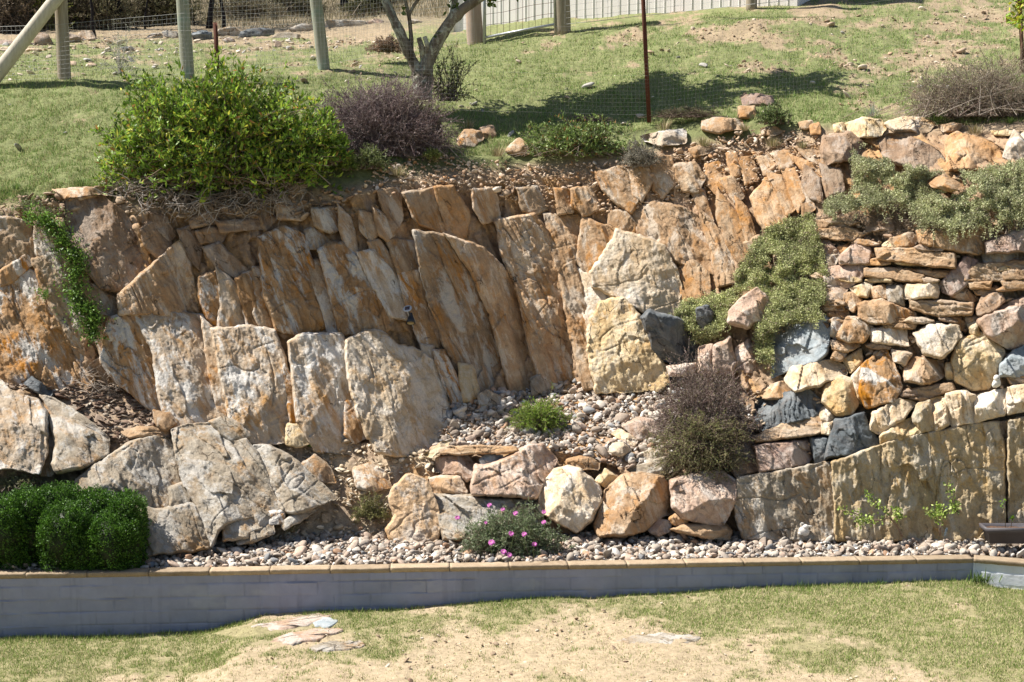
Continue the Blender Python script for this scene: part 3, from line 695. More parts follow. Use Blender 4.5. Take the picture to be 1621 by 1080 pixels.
outcrop = root_at('rock_outcrop', 300, 850, 'low grey weathered rock outcrop stepping down to the gravel beside the clipped hedge', 'rock outcrop')
OC = [
 ('pale', .34, .20, [(-60,600),(0,603),(12,617),(42,630),(60,634),(72,652),(74,715),(62,749),(20,740),(-60,740)], {}),
 ('shade', .22, .10, [(70,642),(80,655),(90,700),(88,725),(80,752),(66,752),(74,715)], {}),
 ('grey', .36, .18, [(78,660),(100,662),(140,681),(172,700),(170,720),(130,740),(90,748),(84,735),(90,700)], {}),
 ('grey', .24, .08, [(66,628),(85,632),(140,668),(172,694),(170,700),(128,682),(86,660)], {'ang': 60}),
 ('grey', .30, .20, [(122,762),(150,738),(178,720),(205,703),(245,692),(266,698),(284,730),(290,770),(268,804),(230,802),(180,792),(125,777)], {'facets': 5}),
 ('grey', .36, .10, [(268,772),(293,764),(303,783),(296,802),(271,805)], {}),
 ('grey', .38, .20, [(200,806),(222,803),(255,808),(300,797),(312,800),(326,840),(332,866),(300,872),(200,880)], {}),
 ('grey', .34, .08, [(300,800),(316,800),(340,860),(330,872),(312,872)], {'steps': 10}),
 ('grey', .38, .20, [(274,682),(300,674),(335,671),(365,700),(395,747),(425,768),(447,810),(400,817),(370,822),(345,837),(335,862),(315,805),(290,760),(281,720)], {'facets': 3, 'ang': 38}),
 ('grey', .42, .10, [(365,701),(391,698),(405,715),(422,750),(427,767),(395,745)], {'ang': 38}),
 ('grey', .36, .14, [(403,707),(425,706),(462,727),(500,760),(532,788),(470,813),(446,806),(428,765)], {'facets': 2, 'ang': 42}),
 ('grey', .36, .10, [(333,668),(350,662),(372,666),(395,690),(365,699),(350,686)], {'ang': 45}),
 ('grey', .44, .10, [(353,817),(372,803),(394,802),(415,835),(395,842),(390,852),(355,854)], {}),
 ('grey', .44, .08, [(396,801),(425,812),(429,831),(410,836)], {}),
 ('rust', .42, .05, [(426,812),(448,809),(449,826),(428,829)], {}),
 ('grey', .44, .06, [(376,848),(395,842),(430,830),(432,843),(395,858),(378,860)], {}),
 ('grey', .40, .08, [(446,828),(468,815),(500,808),(470,826),(450,836)], {}),
 ('gold', .18, .08, [(455,672),(488,671),(493,700),(470,706),(455,702)], {'w': .03}),
 ('tan', .30, .08, [(245,652),(270,655),(278,670),(262,680),(250,672)], {}),
 ('shade', .10, .06, [(470,740),(500,722),(522,742),(528,762),(505,760)], {}),
 ('shade', .10, .06, [(560,742),(585,735),(612,752),(618,770),(590,778),(565,770)], {}),
]
for m_, off, T, poly, kw in OC:
    stone('boulder', poly, m_, outcrop, off=off, T=T, w=kw.pop('w', .045), grow=5, fsl=.45, fac=.5, lin=.8, **kw)

ledge = root_at('rock_ledge', 1400, 845, 'broad cut yellow grey bedrock ledge under the stone wall at the right', 'rock ledge')
for m_, off, poly in [
 ('grey', .30, [(1168,757),(1258,743),(1316,732),(1322,856),(1175,852),(1163,800)]),
 ('cut', .34, [(1318,732),(1436,691),(1468,687),(1479,772),(1473,856),(1324,856)]),
 ('cut', .28, [(1470,687),(1545,672),(1580,668),(1588,700),(1590,830),(1590,856),(1475,856),(1481,772)]),
 ('cut', .32, [(1596,667),(1700,650),(1700,860),(1598,856)]),
 ('brown', .18, [(1578,668),(1598,668),(1602,840),(1588,840)])]:
    stone('rock_block', poly, m_, ledge, off=off, T=.06, w=.02, facets=1, fsl=.15, grow=4, fac=.7, tilt=(.01, .02), ang=4)
for poly in [[(1377,682),(1380,653),(1425,632),(1448,637),(1430,665),(1392,688)], [(1392,690),(1420,672),(1450,660),(1470,680),(1450,690),(1415,702),(1395,704)],
             [(1445,660),(1452,640),(1473,633),(1480,680),(1462,684),(1447,668)], [(1473,632),(1496,628),(1502,674),(1480,684)],
             [(1497,625),(1525,618),(1543,626),(1542,669),(1507,675),(1496,645)], [(1543,628),(1590,615),(1592,657),(1543,669)], [(1592,614),(1680,598),(1680,640),(1594,657)]]:
    stone('rock_block', poly, random.choice(['cream', 'gold', 'cream', 'cut']), ledge, off=.30, T=.12, w=.04, facets=3, tilt=(.02, -.1), ang=10)

# ---------------- the laid stone wall at the right (stones are parts)
swall = root_at('stone_wall', 1400, 640, 'rustic wall of stacked brown, cream and slate stones rising above the cut ledge', 'stone wall')
SW = [
 ('bluestone', [(1223,520),(1250,508),(1313,499),(1319,507),(1309,560),(1293,574),(1253,584),(1223,597)], 'tall pale blue grey slab'),
 ('cream', [(1243,602),(1253,581),(1313,570),(1337,580),(1341,592),(1290,613),(1258,620)], None),
 ('tan', [(1212,614),(1240,603),(1255,614),(1250,630),(1208,632)], None),
 ('slate', [(1196,634),(1240,622),(1281,616),(1304,640),(1293,658),(1210,684),(1194,662)], 'dark ridged slate block'),
 ('flat', [(1194,692),(1240,672),(1290,657),(1303,664),(1300,684),(1255,693),(1197,700)], None),
 ('gold', [(1305,610),(1330,595),(1346,600),(1358,640),(1350,656),(1325,659),(1302,636)], None),
 ('cream', [(1297,648),(1310,644),(1321,660),(1310,670),(1298,663)], None),
 ('cream', [(1302,670),(1319,669),(1312,688),(1302,685)], None),
 ('slate', [(1306,727),(1312,700),(1322,664),(1367,654),(1376,680),(1395,700),(1357,717)], 'dark slate wedge'),
 ('purple', [(1194,705),(1240,700),(1281,697),(1291,715),(1281,731),(1240,742),(1202,749)], None),
 ('slate', [(1282,694),(1311,693),(1305,730),(1291,733)], None),
 ('rust', [(1363,580),(1400,552),(1414,573),(1428,613),(1417,638),(1372,646),(1360,625)], None),
 ('cream', [(1347,598),(1362,582),(1372,640),(1357,632)], None),
 ('gold', [(1334,570),(1362,553),(1366,573),(1347,591)], None),
 ('tan', [(1323,534),(1340,503),(1370,502),(1378,527),(1367,542),(1337,541)], None),
 ('tan', [(1356,480),(1397,474),(1450,497),(1447,508),(1387,514),(1361,508)], None),
 ('cream', [(1376,520),(1433,517),(1438,547),(1380,544)], None),
 ('cream', [(1446,528),(1473,513),(1517,516),(1521,533),(1493,568),(1462,561)], None),
 ('tan', [(1431,581),(1450,567),(1493,573),(1498,593),(1470,608),(1432,604)], None),
 ('flat', [(1426,618),(1507,606),(1511,617),(1463,634),(1429,629)], None),
 ('gold', [(1506,568),(1517,537),(1553,526),(1580,543),(1591,560),(1565,614),(1540,617),(1509,602)], 'golden boulder with rusty blotches'),
 ('pink', [(1546,508),(1563,497),(1660,470),(1660,548),(1600,553),(1560,530)], None),
 ('pink', [(1573,491),(1660,452),(1660,470),(1578,496)], None),
 ('bluestone', [(1582,578),(1605,555),(1660,528),(1660,598),(1583,596)], 'pale blue grey block'),
 ('tan', [(1337,465),(1348,463),(1364,475),(1351,494),(1337,484)], None),
 ('brown', [(1299,457),(1343,453),(1333,474),(1306,478)], None),
 ('pink', [(1303,423),(1373,417),(1367,434),(1347,454),(1306,453)], None),
 ('pink', [(1329,407),(1360,379),(1377,393),(1375,416),(1330,418)], None),
 ('pale', [(1300,405),(1328,404),(1320,421),(1303,421)], None),
 ('pink', [(1293,379),(1313,383),(1326,400),(1310,404),(1296,391)], None),
 ('orange', [(1327,391),(1353,384),(1347,397),(1330,403)], None),
 ('flat', [(1386,393),(1440,394),(1511,402),(1513,424),(1470,421),(1389,410)], 'long layered flat stone'),
 ('flat', [(1368,425),(1427,426),(1464,437),(1460,448),(1369,437)], None),
 ('flat', [(1417,424),(1473,429),(1504,430),(1503,438),(1483,439)], None),
 ('gold', [(1347,457),(1367,450),(1381,447),(1373,471),(1357,468)], None),
 ('tan', [(1373,457),(1400,451),(1404,474),(1380,471)], None),
 ('grey', [(1400,455),(1427,452),(1431,484),(1407,478)], None),
 ('cream', [(1432,453),(1463,450),(1491,446),(1483,471),(1432,473)], None),
 ('flat', [(1439,475),(1500,477),(1541,482),(1538,499),(1483,501),(1442,488)], None),
 ('purple', [(1489,447),(1530,406),(1548,413),(1527,454),(1508,468),(1491,461)], 'purple slab leaning diagonally'),
 ('tan', [(1506,471),(1527,455),(1548,474),(1533,479)], None),
 ('brown', [(1546,488),(1557,467),(1583,461),(1591,477),(1567,498),(1547,499)], None),
 ('flat', [(1526,438),(1547,419),(1660,409),(1660,425),(1580,444),(1527,446)], None),
 ('grey', [(1556,403),(1611,396),(1609,413),(1559,421)], None),
 ('flat', [(1532,447),(1570,446),(1567,457),(1537,456)], None),
 ('flat', [(1586,430),(1660,420),(1660,440),(1590,443)], None),
 ('flat', [(1540,458),(1580,456),(1573,467),(1545,466)], None),
 ('flat', [(1585,446),(1640,444),(1630,458),(1592,458)], None),
 ('purple', [(1559,384),(1600,368),(1660,352),(1660,396),(1562,402)], None),
 ('tan', [(1409,378),(1443,368),(1457,377),(1443,391),(1413,391)], None),
 ('brown', [(1370,358),(1413,342),(1414,363),(1373,366)], None),
 ('flat', [(1295,364),(1340,360),(1368,370),(1355,381),(1297,376)], None),
 ('flat', [(1290,350),(1335,346),(1360,352),(1340,360),(1295,362)], None),
 ('tan', [(1450,366),(1500,356),(1560,354),(1592,362),(1585,394),(1545,402),(1500,396),(1455,386)], None),
 ('pale', [(1412,554),(1443,560),(1433,578),(1415,571)], None),
 ('tan', [(1316,540),(1347,540),(1364,547),(1340,558),(1320,554)], None),
 ('orange', [(1310,493),(1343,492),(1344,503),(1312,501)], None),
 ('pale', [(1318,504),(1336,505),(1323,536),(1315,531)], None),
 ('flat', [(1397,512),(1451,512),(1448,520),(1400,519)], None),
 ('tan', [(1497,500),(1515,502),(1538,523),(1520,521)], None),
 ('tan', [(1526,502),(1548,501),(1543,511),(1528,513)], None),
 ('gold', [(1532,514),(1547,510),(1550,530),(1537,528)], None),
 ('flat', [(1595,597),(1660,592),(1660,602),(1600,608)], None),
 ('brown', [(1150,700),(1180,688),(1197,700),(1200,745),(1167,757),(1148,738)], None),
 ('tan', [(1322,556),(1340,560),(1332,572),(1316,568)], None),
 ('tan', [(1500,440),(1512,425),(1522,430),(1508,446)], None),
 ('tan', [(1300,480),(1330,478),(1336,490),(1306,492)], None),
 ('gold', [(1497,575),(1507,575),(1510,600),(1499,600)], None),
]
for i, (m_, poly, lab) in enumerate(SW):
    fl = m_ == 'flat'
    o = stone('stone', poly, m_, swall, off=.10 + .12 * ((i * 37) % 10) / 10, T=.20 if not fl else .10, w=.03 if not fl else .02, facets=0 if fl else 3, grow=3.0,
              ang=(78 if fl else None), steps=(9 if fl else (10 if lab and 'ridged' in lab else 0)), rough=1.0)
    if lab: o['label'] = lab

for x_, y_, w_, h_, a_ in [(1300, 436, 40, 7, 0), (1345, 442, 36, 6, .1), (1390, 443, 44, 7, 0), (1432, 441, 38, 7, .05), (1470, 444, 34, 6, 0), (1385, 415, 50, 7, 0), (1440, 416, 48, 6, .05), (1310, 372, 44, 7, 0), (1370, 384, 44, 7, .1), (1415, 388, 40, 6, 0), (1470, 392, 50, 7, .05),
                        (1550, 425, 50, 7, -.15), (1600, 424, 44, 7, -.1), (1545, 452, 40, 6, 0), (1600, 456, 50, 7, -.1), (1560, 436, 40, 6, -.1), (1455, 508, 50, 7, 0), (1500, 506, 34, 6, .2), (1365, 517, 34, 6, 0), (1420, 508, 40, 6, 0), (1300, 514, 24, 7, .2), (1325, 508, 30, 6, 0), (1445, 622, 50, 8, -.1), (1500, 536, 26, 7, -.3), (1390, 548, 44, 7, .1), (1460, 466, 40, 7, 0), (1320, 479, 36, 7, 0)]:
    r_ = np.random.default_rng(int(x_ + y_ * 3)); xs_ = np.array([0, .25, .6, 1., .96, .5, .1]) * w_ - w_ / 2; ys_ = np.array([.1, -.9, -1., -.2, .6, 1., .8]) * h_ * .75
    stone('stone', [(x_ + u * math.cos(a_) + r_.normal(), y_ + v + u * math.sin(a_) + r_.normal() * .6) for u, v in zip(xs_, ys_)], r_.choice(['flat', 'flat', 'tan', 'brown', 'gold']), swall, off=.14 + .08 * r_.random(), T=.06, w=.012, facets=0, ang=80, steps=10, grow=1)
# ---------------- loose boulders : things
def thing_stone(poly, m_, label, name='boulder', cat='boulder', group=None, **kw):
    kw.setdefault('T', .3); kw.setdefault('w', .05); kw.setdefault('off', .12)
    return stone(name, poly, m_, None, label=label, cat=cat, group=group, **kw)
G1 = 'boulders edging the gravel terrace'
TS = thing_stone
TS([(646,749),(660,754),(676,762),(692,798),(698,828),(693,860),(655,864),(617,856),(611,840),(626,815),(615,790),(622,770)], 'slaborange', 'orange upright slab leaning at the foot of the slope left of the pink flowers', D=17.72, off=.0, T=.07, w=.03, gy=.40, facets=1, fsl=.2, fac=.3, lin=.5, tilt=(-.12, 0))
TS([(745,770),(752,735),(775,735),(800,722),(838,703),(860,703),(882,728),(862,765),(850,790),(800,786),(748,784)], 'pink', 'big tan and purple boulder with a sloping top, second from left in the terrace edge', group=G1, off=.25, facets=3)
TS([(680,757),(700,753),(730,753),(740,780),(715,782),(682,779)], 'tan', 'small brown block under the flat shelf stone', group=G1, off=.16)
TS([(690,725),(735,718),(757,738),(748,755),(738,764),(728,752),(688,746)], 'pink', 'pinkish slab lying just below the long thin shelf stone', group=G1, off=.12)
TS([(683,781),(745,783),(850,793),(860,820),(850,858),(700,858),(690,815)], 'grey', 'wide layered grey rock behind the pink flowering plant', group=G1, off=.12, ang=70, facets=1, steps=5)
TS([(695,709),(740,706),(816,708),(820,715),(790,718),(735,719),(697,717)], 'flat', 'long thin flat stone laid like a shelf above the boulders', name='flat_stone', cat='stone', group=G1, off=.42, T=.06, w=.02, ang=88, facets=0)
TS([(672,720),(700,700),(713,698),(702,712),(682,724)], 'gold', 'small yellow tilted stone at the left end of the thin shelf stone', name='flat_stone', cat='stone', group=G1, off=.4, T=.05, w=.02)
TS([(759,729),(772,718),(796,722),(786,736),(765,737)], 'bluestone', 'small blue grey stone tucked under the thin shelf stone', name='stone', cat='stone', group=G1, off=.28)
TS([(853,780),(862,762),(878,742),(900,738),(920,742),(935,758),(950,772),(953,792),(938,824),(914,844),(885,830),(853,808)], 'cream', 'cream boulder with a white lower half, right behind the pink flowers', group=G1, off=.30, facets=4)
TS([(940,832),(958,777),(984,752),(1015,748),(1050,753),(1063,778),(1068,812),(1045,819),(1020,840),(988,850),(948,850)], 'tan', 'cracked tan and rust boulder between the cream boulder and the shrub', group=G1, off=.30, facets=6)
TS([(1060,760),(1100,748),(1143,745),(1168,762),(1167,787),(1157,810),(1145,832),(1113,828),(1078,820),(1063,802)], 'pink', 'large rounded boulder under the hanging brown shrub', group=G1, off=.34, facets=4)
TS([(942,762),(958,742),(977,755),(960,773)], 'gold', 'small yellow stone wedged between the two big boulders', name='stone', cat='stone', group=G1, off=.22)
TS([(896,729),(918,722),(949,730),(948,743),(900,742)], 'orange', 'flat orange brown stone above the cream boulder', name='flat_stone', cat='stone', group=G1, off=.25, ang=85, w=.04)
TS([(993,744),(1030,730),(1064,722),(1064,747),(1035,754)], 'grey', 'grey layered slab left of the brown shrub', name='flat_stone', cat='stone', group=G1, off=.22, ang=70, w=.04)
TS([(1006,729),(1030,710),(1058,720),(1025,731)], 'grey', 'rough grey wedge above the grey layered slab', name='stone', cat='stone', group=G1, off=.12, w=.04)
TS([(1022,831),(1045,821),(1064,827),(1060,841),(1042,850),(1028,841)], 'pink', 'small pink grey stone on the gravel before the cracked boulder', name='stone', cat='stone', off=.30)
TS([(1059,821),(1070,813),(1091,818),(1087,829),(1068,832)], 'orange', 'small bright orange stone below the rounded boulder', name='stone', cat='stone', off=.42)
TS([(1060,838),(1078,830),(1150,831),(1158,841),(1156,853),(1110,852)], 'flat', 'low flat grey brown stone on the gravel below the rounded boulder', name='flat_stone', cat='stone', off=.40, ang=85, w=.04)
TS([(964,703),(984,699),(999,713),(982,723),(967,717)], 'cream', 'white block at the terrace gravel edge', name='stone', cat='stone', off=.14)
TS([(969,686),(982,680),(1009,695),(1004,708),(989,701)], 'cream', 'cream oblong stone just above the white block', name='stone', cat='stone', off=.10)
TS([(984,673),(1008,662),(1048,664),(1034,694),(1010,697)], 'pink', 'flat pink stone left of the brown shrub', name='stone', cat='stone', off=.10)
TS([(1014,503),(1028,491),(1052,498),(1073,502),(1097,521),(1113,542),(1104,568),(1078,577),(1052,572),(1035,555),(1024,527)], 'slate', 'rounded dark slate boulder beside the golden rock face', D=20.1, off=.2, facets=4)
TS([(1102,489),(1120,484),(1129,495),(1128,517),(1117,528),(1105,512)], 'slate', 'small dark upright stone in the green creeper', name='stone', cat='stone', D=20.0, off=.25, T=.1, w=.03)
TS([(1156,490),(1175,470),(1200,455),(1216,470),(1214,503),(1182,521),(1151,511)], 'pink', 'pink boulder framed by the green creeper', D=19.6, off=.2, gy=.4, facets=3)
for poly, lb in [([(1106,551),(1128,545),(1126,590),(1106,590)], 'narrow pink stone behind the top of the brown shrub, leftmost of its row'), ([(1128,548),(1155,533),(1166,575),(1160,592),(1128,590)], 'pink stone with a grey patch behind the top of the brown shrub'),
                 ([(1164,552),(1186,538),(1204,560),(1204,592),(1168,590)], 'rounded pink stone behind the brown shrub, next to the slate slab'), ([(1055,580),(1102,575),(1104,592),(1060,596)], 'layered white and grey stone below the dark slate boulder')]:
    TS(poly, 'pink', lb, name='stone', cat='stone', D=19.5, off=.1, w=.05, gy=.4)
G2 = 'stones along the top edge of the bank'
for poly, m_, lb in [
 ([(1335,198),(1365,186),(1395,190),(1403,205),(1390,216),(1350,219),(1336,209)], 'gold', 'rounded cream boulder on the top edge, left of the white flat stone'),
 ([(1399,196),(1425,186),(1465,187),(1481,198),(1470,208),(1415,209)], 'cream', 'broad white flat stone on the top edge'),
 ([(1388,224),(1410,211),(1450,220),(1480,235),(1494,250),(1489,272),(1470,277),(1430,264),(1400,252)], 'brown', 'brown mossy boulder below the broad white flat stone'),
 ([(1496,234),(1503,213),(1515,209),(1535,215),(1553,219),(1580,232),(1591,255),(1570,268),(1500,272)], 'orange', 'large orange faced boulder with a dark purple top'),
 ([(1588,247),(1598,220),(1604,205),(1613,212),(1624,230),(1626,250),(1600,254)], 'pale', 'pointed white and grey stone at the right end of the top edge'),
 ([(1613,209),(1660,202),(1660,217),(1618,219)], 'cream', 'pale stone cut by the right picture edge'),
 ([(1486,199),(1510,195),(1526,197),(1515,208),(1490,207)], 'tan', 'small tan stone right of the broad white flat stone'),
 ([(1569,208),(1600,206),(1601,213),(1575,214)], 'gold', 'thin yellow stone near the pointed white stone'),
 ([(1110,192),(1130,187),(1175,190),(1179,203),(1140,211),(1112,206)], 'tan', 'flat orange stone at the top edge beside the small green shrub'),
 ([(1205,204),(1225,200),(1239,208),(1225,215),(1207,213)], 'tan', 'small flat stone just below the small green shrub'),
 ([(1264,194),(1285,191),(1289,203),(1268,204)], 'tan', 'small brown stone left of the rounded cream boulder'),
 ([(1281,199),(1297,195),(1299,211),(1284,212)], 'orange', 'small rust stone in the gap left of the rounded cream boulder'),
 ([(1319,198),(1335,194),(1338,211),(1322,210)], 'gold', 'small yellow stone touching the rounded cream boulder'),
 ([(1174,152),(1200,149),(1223,153),(1226,168),(1176,168)], 'purple', 'dark red brown stone behind the small green shrub'),
 ([(1169,169),(1195,168),(1196,188),(1170,188)], 'orange', 'dull orange stone below the dark red brown one'),
 ([(1303,216),(1345,208),(1366,225),(1352,252),(1310,260),(1298,240)], 'brown', 'slanting brown layered rock under the top edge'),
 ([(723,222),(737,205),(760,208),(766,218),(750,234),(725,232)], 'tan', 'angular brown stone at the crest, right of the dead heath'),
 ([(759,203),(780,199),(786,215),(765,223)], 'brown', 'grey brown stone beside the angular brown one'),
 ([(800,238),(820,219),(838,228),(836,243),(808,243)], 'tan', 'small tan stone left of the green edge plant'),
 ([(1015,216),(1050,208),(1087,206),(1087,226),(1050,231),(1020,223)], 'pale', 'white flat stone at the crest behind the grey tufted plant'),
 ([(84,301),(120,298),(178,296),(178,308),(140,313),(108,320)], 'tan', 'flat tan stone at the crest left of the big green bush'),
 ([(640,238),(658,232),(668,244),(655,252),(642,250)], 'brown', 'small brown stone under the dead heath'),
 ([(1090,236),(1112,230),(1120,242),(1100,250)], 'tan', 'small tan stone right of the grey tufted plant'),
]:
    TS(poly, m_, lb, name='stone', cat='stone', group=G2, off=.14, T=.14, w=.05, gy=.15)
TS([(1469,288),(1482,279),(1503,283),(1522,286),(1526,298),(1503,303),(1476,296)], 'orange', 'reddish cracked stone lying on the grey creeper', name='stone', cat='stone', off=.50, T=.12, w=.05, ang=70)
TS([(38,607),(50,597),(84,621),(74,632)], 'slate', 'dark blue slate tile lying on the leaf litter', name='flat_stone', cat='stone', off=.20, T=.05, w=.02)
TS([(15,592),(58,595),(52,603),(36,606)], 'slate', 'black slate sliver above the dark blue slate tile', name='flat_stone', cat='stone', off=.15, T=.05, w=.02)
TS([(-30,582),(0,582),(15,589),(19,601),(-30,604)], 'grey', 'grey stone at the left edge beside the slate tiles', name='stone', cat='stone', off=.20)
TS([(192,684),(215,676),(268,677),(267,690),(205,693)], 'flat', 'brown log shaped stone at the foot of the leaf litter', name='stone', cat='stone', off=.22, T=.08, w=.04, ang=88)
# ================================================================ RETAINING WALL
wall = tag(empty('retaining_wall', (WC[0], WC[1], 0)), 'long low blockwork wall painted blue grey with tan capping bricks', 'wall')
m, N, L, B = newmat('blue grey wall paint', .55, .35)
tc = N.new('ShaderNodeTexCoord').outputs['Object']
a = N.new('ShaderNodeVertexColor'); a.layer_name = 'Col'
n1 = noise(N, L, tc, 3, 8, .65); n2 = noise(N, L, tc, 90, 5, .7)
c = mix(N, L, 1.0, a.outputs['Color'], ramp(N, L, n1, [(.3, .86), (.7, 1.1)]), 'MULTIPLY')
c = mix(N, L, ramp(N, L, noise(N, L, tc, 40, 9, .8), [(.66, 0.), (.70, .55)]), c, (.52, .53, .55))
L.new(c, B.inputs['Base Color']); bump(N, L, n2, B, .5, .006); M['paint'] = m
m, N, L, B = newmat('tan capping brick', .9, .15)
tc = N.new('ShaderNodeTexCoord').outputs['Object']; oi = N.new('ShaderNodeObjectInfo').outputs['Random']
n1 = noise(N, L, tc, 6, 8, .7); n2 = noise(N, L, tc, 120, 4, .8)
c = ramp(N, L, n1, [(.3, (.27, .20, .135)), (.55, (.37, .285, .195)), (.8, (.46, .37, .27))])
c = mix(N, L, 1.0, c, ramp(N, L, n2, [(.3, .7), (.7, 1.25)]), 'MULTIPLY')
hv = N.new('ShaderNodeHueSaturation'); mr = N.new('ShaderNodeMapRange'); mr.inputs['To Min'].default_value = .82; mr.inputs['To Max'].default_value = 1.15
L.new(oi, mr.inputs['Value']); L.new(mr.outputs[0], hv.inputs['Value']); L.new(c, hv.inputs['Color']); L.new(hv.outputs[0], B.inputs['Base Color'])
bump(N, L, n2, B, .6, .008); M['cap'] = m
M['mortar'] = earth_mat('mortar', .5, 3)
def wall_run(A, Bp, name, seed, slope0, bz):
    A = np.array(A[:2]); Bp = np.array(Bp[:2]); L_ = np.linalg.norm(Bp - A); t = (Bp - A) / L_; nrm = np.array([t[1], -t[0]])
    if nrm[1] > 0: nrm = -nrm
    s = np.arange(0, L_ + .012, .012); z = np.arange(-.62, ZCAP - .056, .010)
    Sg, Zg_ = np.meshgrid(s, z)
    ch, cwid = .158, .425
    row = np.floor((Zg_ + 1) / ch); fz = (Zg_ + 1) / ch - row
    so_ = Sg / cwid + .5 * (row % 2) + (_h(row, row * 0, 5) - .5) * .1; fs = so_ - np.floor(so_)
    dz = np.minimum(fz, 1 - fz) * ch; ds = np.minimum(fs, 1 - fs) * cwid
    wob = fbm(Sg * 6, Zg_ * 6, seed + 1, 3) * .004
    j = np.exp(-(np.minimum(dz, ds) + wob) ** 2 / .006 ** 2)
    bl = _h(np.floor(so_), row, seed)
    jl = sstep(-.5, .4, fbm(Sg * 1.5, Zg_ * 4, seed + 2, 3))
    ridge = np.exp(-((dz - .012 + wob * 2) / .006) ** 2) * (fz > .5) * sstep(.0, .5, fbm(Sg * 1.1, Zg_ * 3, seed + 7, 3)) * sstep(WC[0] - 3, WC[0] - 9, A[0] + t[0] * Sg)
    hgt = -.012 * j * (.3 + .7 * jl) + bl * .009 + fbm(Sg * 5, Zg_ * 5, seed + 3, 5, .6) * .004 + ridge * .016
    P = np.stack([A[0] + t[0] * Sg + nrm[0] * hgt, A[1] + t[1] * Sg + nrm[1] * hgt, Zg_], -1)
    base = np.array([.27, .285, .385]); col = base * (1 + (bl[..., None] - .5) * .10) * (1 - .10 * (j * jl))[..., None]
    splash = (sstep(.16, .0, Zg_ - lawn_z(P[..., 0], P[..., 1] - .05)) * sstep(-.3, .5, fbm(Sg * 7, Zg_ * 7, seed + 13, 4)))[..., None] * .35; col = col * (1 - splash) + np.array([.28, .26, .24]) * splash
    strk = (sstep(.35, .7, fbm(Sg * 14, Zg_ * 1.2, seed + 15, 4)))[..., None] * .10; col = col * (1 - strk)
    if name == 'end': col = np.array([.66, .68, .74]) * (1 + (bl[..., None] - .5) * .06)  # end run coloured paler than the same paint to stand in for sunlight
    low = sstep(.5, .9, fbm(Sg * 2, Zg_ * 5, seed + 9, 4))[..., None] * .25
    col = col * (1 - low) + np.array([.42, .43, .46]) * low
    q = grid_faces(len(z), len(s))
    V = P.reshape(-1, 3); c_ = col.reshape(-1, 3)
    # back and ends so the wall has its thickness
    nb = len(V); th = .13
    bk = np.array([[*(A - nrm * th), z[0]], [*(Bp - nrm * th), z[0]], [*(Bp - nrm * th), z[-1]], [*(A - nrm * th), z[-1]]])
    V = np.concatenate([V, bk]); c_ = np.concatenate([c_, np.tile(base, (4, 1))])
    nx = len(s); ny = len(z)
    f4 = [[nb + 1, nb, nb + 3, nb + 2], [0, nb, nb + 3, (ny - 1) * nx][::-1], [nx - 1, nb + 1, nb + 2, ny * nx - 1], [(ny - 1) * nx, ny * nx - 1, nb + 2, nb + 3]]
    obj('wall_face', V, [q, np.array(f4)], M['paint'], wall, col=c_, smooth=False)
    # capping bricks
    bl_ = .70; k = 0; x = 0.0
    while x < L_ - .02:
        w_ = min(bl_, L_ - x); a0 = A + t * (x + .004); a1 = A + t * (x + w_ - .004)
        r = np.random.default_rng(seed * 50 + k)
        prof = [(-.018, ZCAP - .056), (-.020, ZCAP - .010), (-.016, ZCAP - .003), (-.006, ZCAP), (.150, ZCAP + .002), (.165, ZCAP - .008), (.168, ZCAP - .056)]
        ns = 24; V = []
        for i in range(ns + 1):
            p = a0 + (a1 - a0) * i / ns
            for d, zz in prof:
                jx = .0022 * (vn(np.array(x * 20 + i * .9), np.array(d * 60 + zz * 60), seed) + r.normal() * .3); dz_ = .0015 * r.normal()
                V.append([p[0] - nrm[0] * (d + jx), p[1] - nrm[1] * (d + jx), zz + dz_ + r.normal() * .0004])
        V = np.array(V); npf = len(prof); dzb = r.normal() * .002; V[:, 2] += dzb
        i = np.arange(ns)[:, None] * npf; jj = np.arange(npf)[None, :]; kk = (jj + 1) % npf
        q = np.stack([i + jj, i + kk, i + npf + kk, i + npf + jj], -1).reshape(-1, 4)
        c0 = V[:npf].mean(0); c1 = V[-npf:].mean(0); n0 = len(V); V = np.concatenate([V, [c0, c1]])
        f3 = [[n0, (u + 1) % npf, u] for u in range(npf)] + [[n0 + 1, ns * npf + u, ns * npf + (u + 1) % npf] for u in range(npf)]
        obj('capping_brick', V, [np.array(f3), q], M['cap'], wall)
        x += bl_; k += 1
wall_run(WC, WLL, 'main', 11, 0, 0)
wall_run(WC, WR, 'end', 23, 0, 0)

# ================================================================ PEBBLES AND LOOSE DEBRIS
def ico(sub=1):
    t = (1 + 5 ** .5) / 2
    v = [(-1, t, 0), (1, t, 0), (-1, -t, 0), (1, -t, 0), (0, -1, t), (0, 1, t), (0, -1, -t), (0, 1, -t), (t, 0, -1), (t, 0, 1), (-t, 0, -1), (-t, 0, 1)]
    f = [(0, 11, 5), (0, 5, 1), (0, 1, 7), (0, 7, 10), (0, 10, 11), (1, 5, 9), (5, 11, 4), (11, 10, 2), (10, 7, 6), (7, 1, 8), (3, 9, 4), (3, 4, 2), (3, 2, 6), (3, 6, 8), (3, 8, 9), (4, 9, 5), (2, 4, 11), (6, 2, 10), (8, 6, 7), (9, 8, 1)]
    v = [np.array(p, float) / np.linalg.norm(p) for p in v]
    for _ in range(sub):
        nf = []; cache = {}
        def mid(a, b):
            k = (min(a, b), max(a, b))
            if k not in cache: m_ = v[a] + v[b]; v.append(m_ / np.linalg.norm(m_)); cache[k] = len(v) - 1
            return cache[k]
        for a, b, c in f:
            x, y, z = mid(a, b), mid(b, c), mid(c, a); nf += [(a, x, z), (b, y, x), (c, z, y), (x, y, z)]
        f = nf
    return np.array(v), np.array(f)
IV, IF = ico(1)
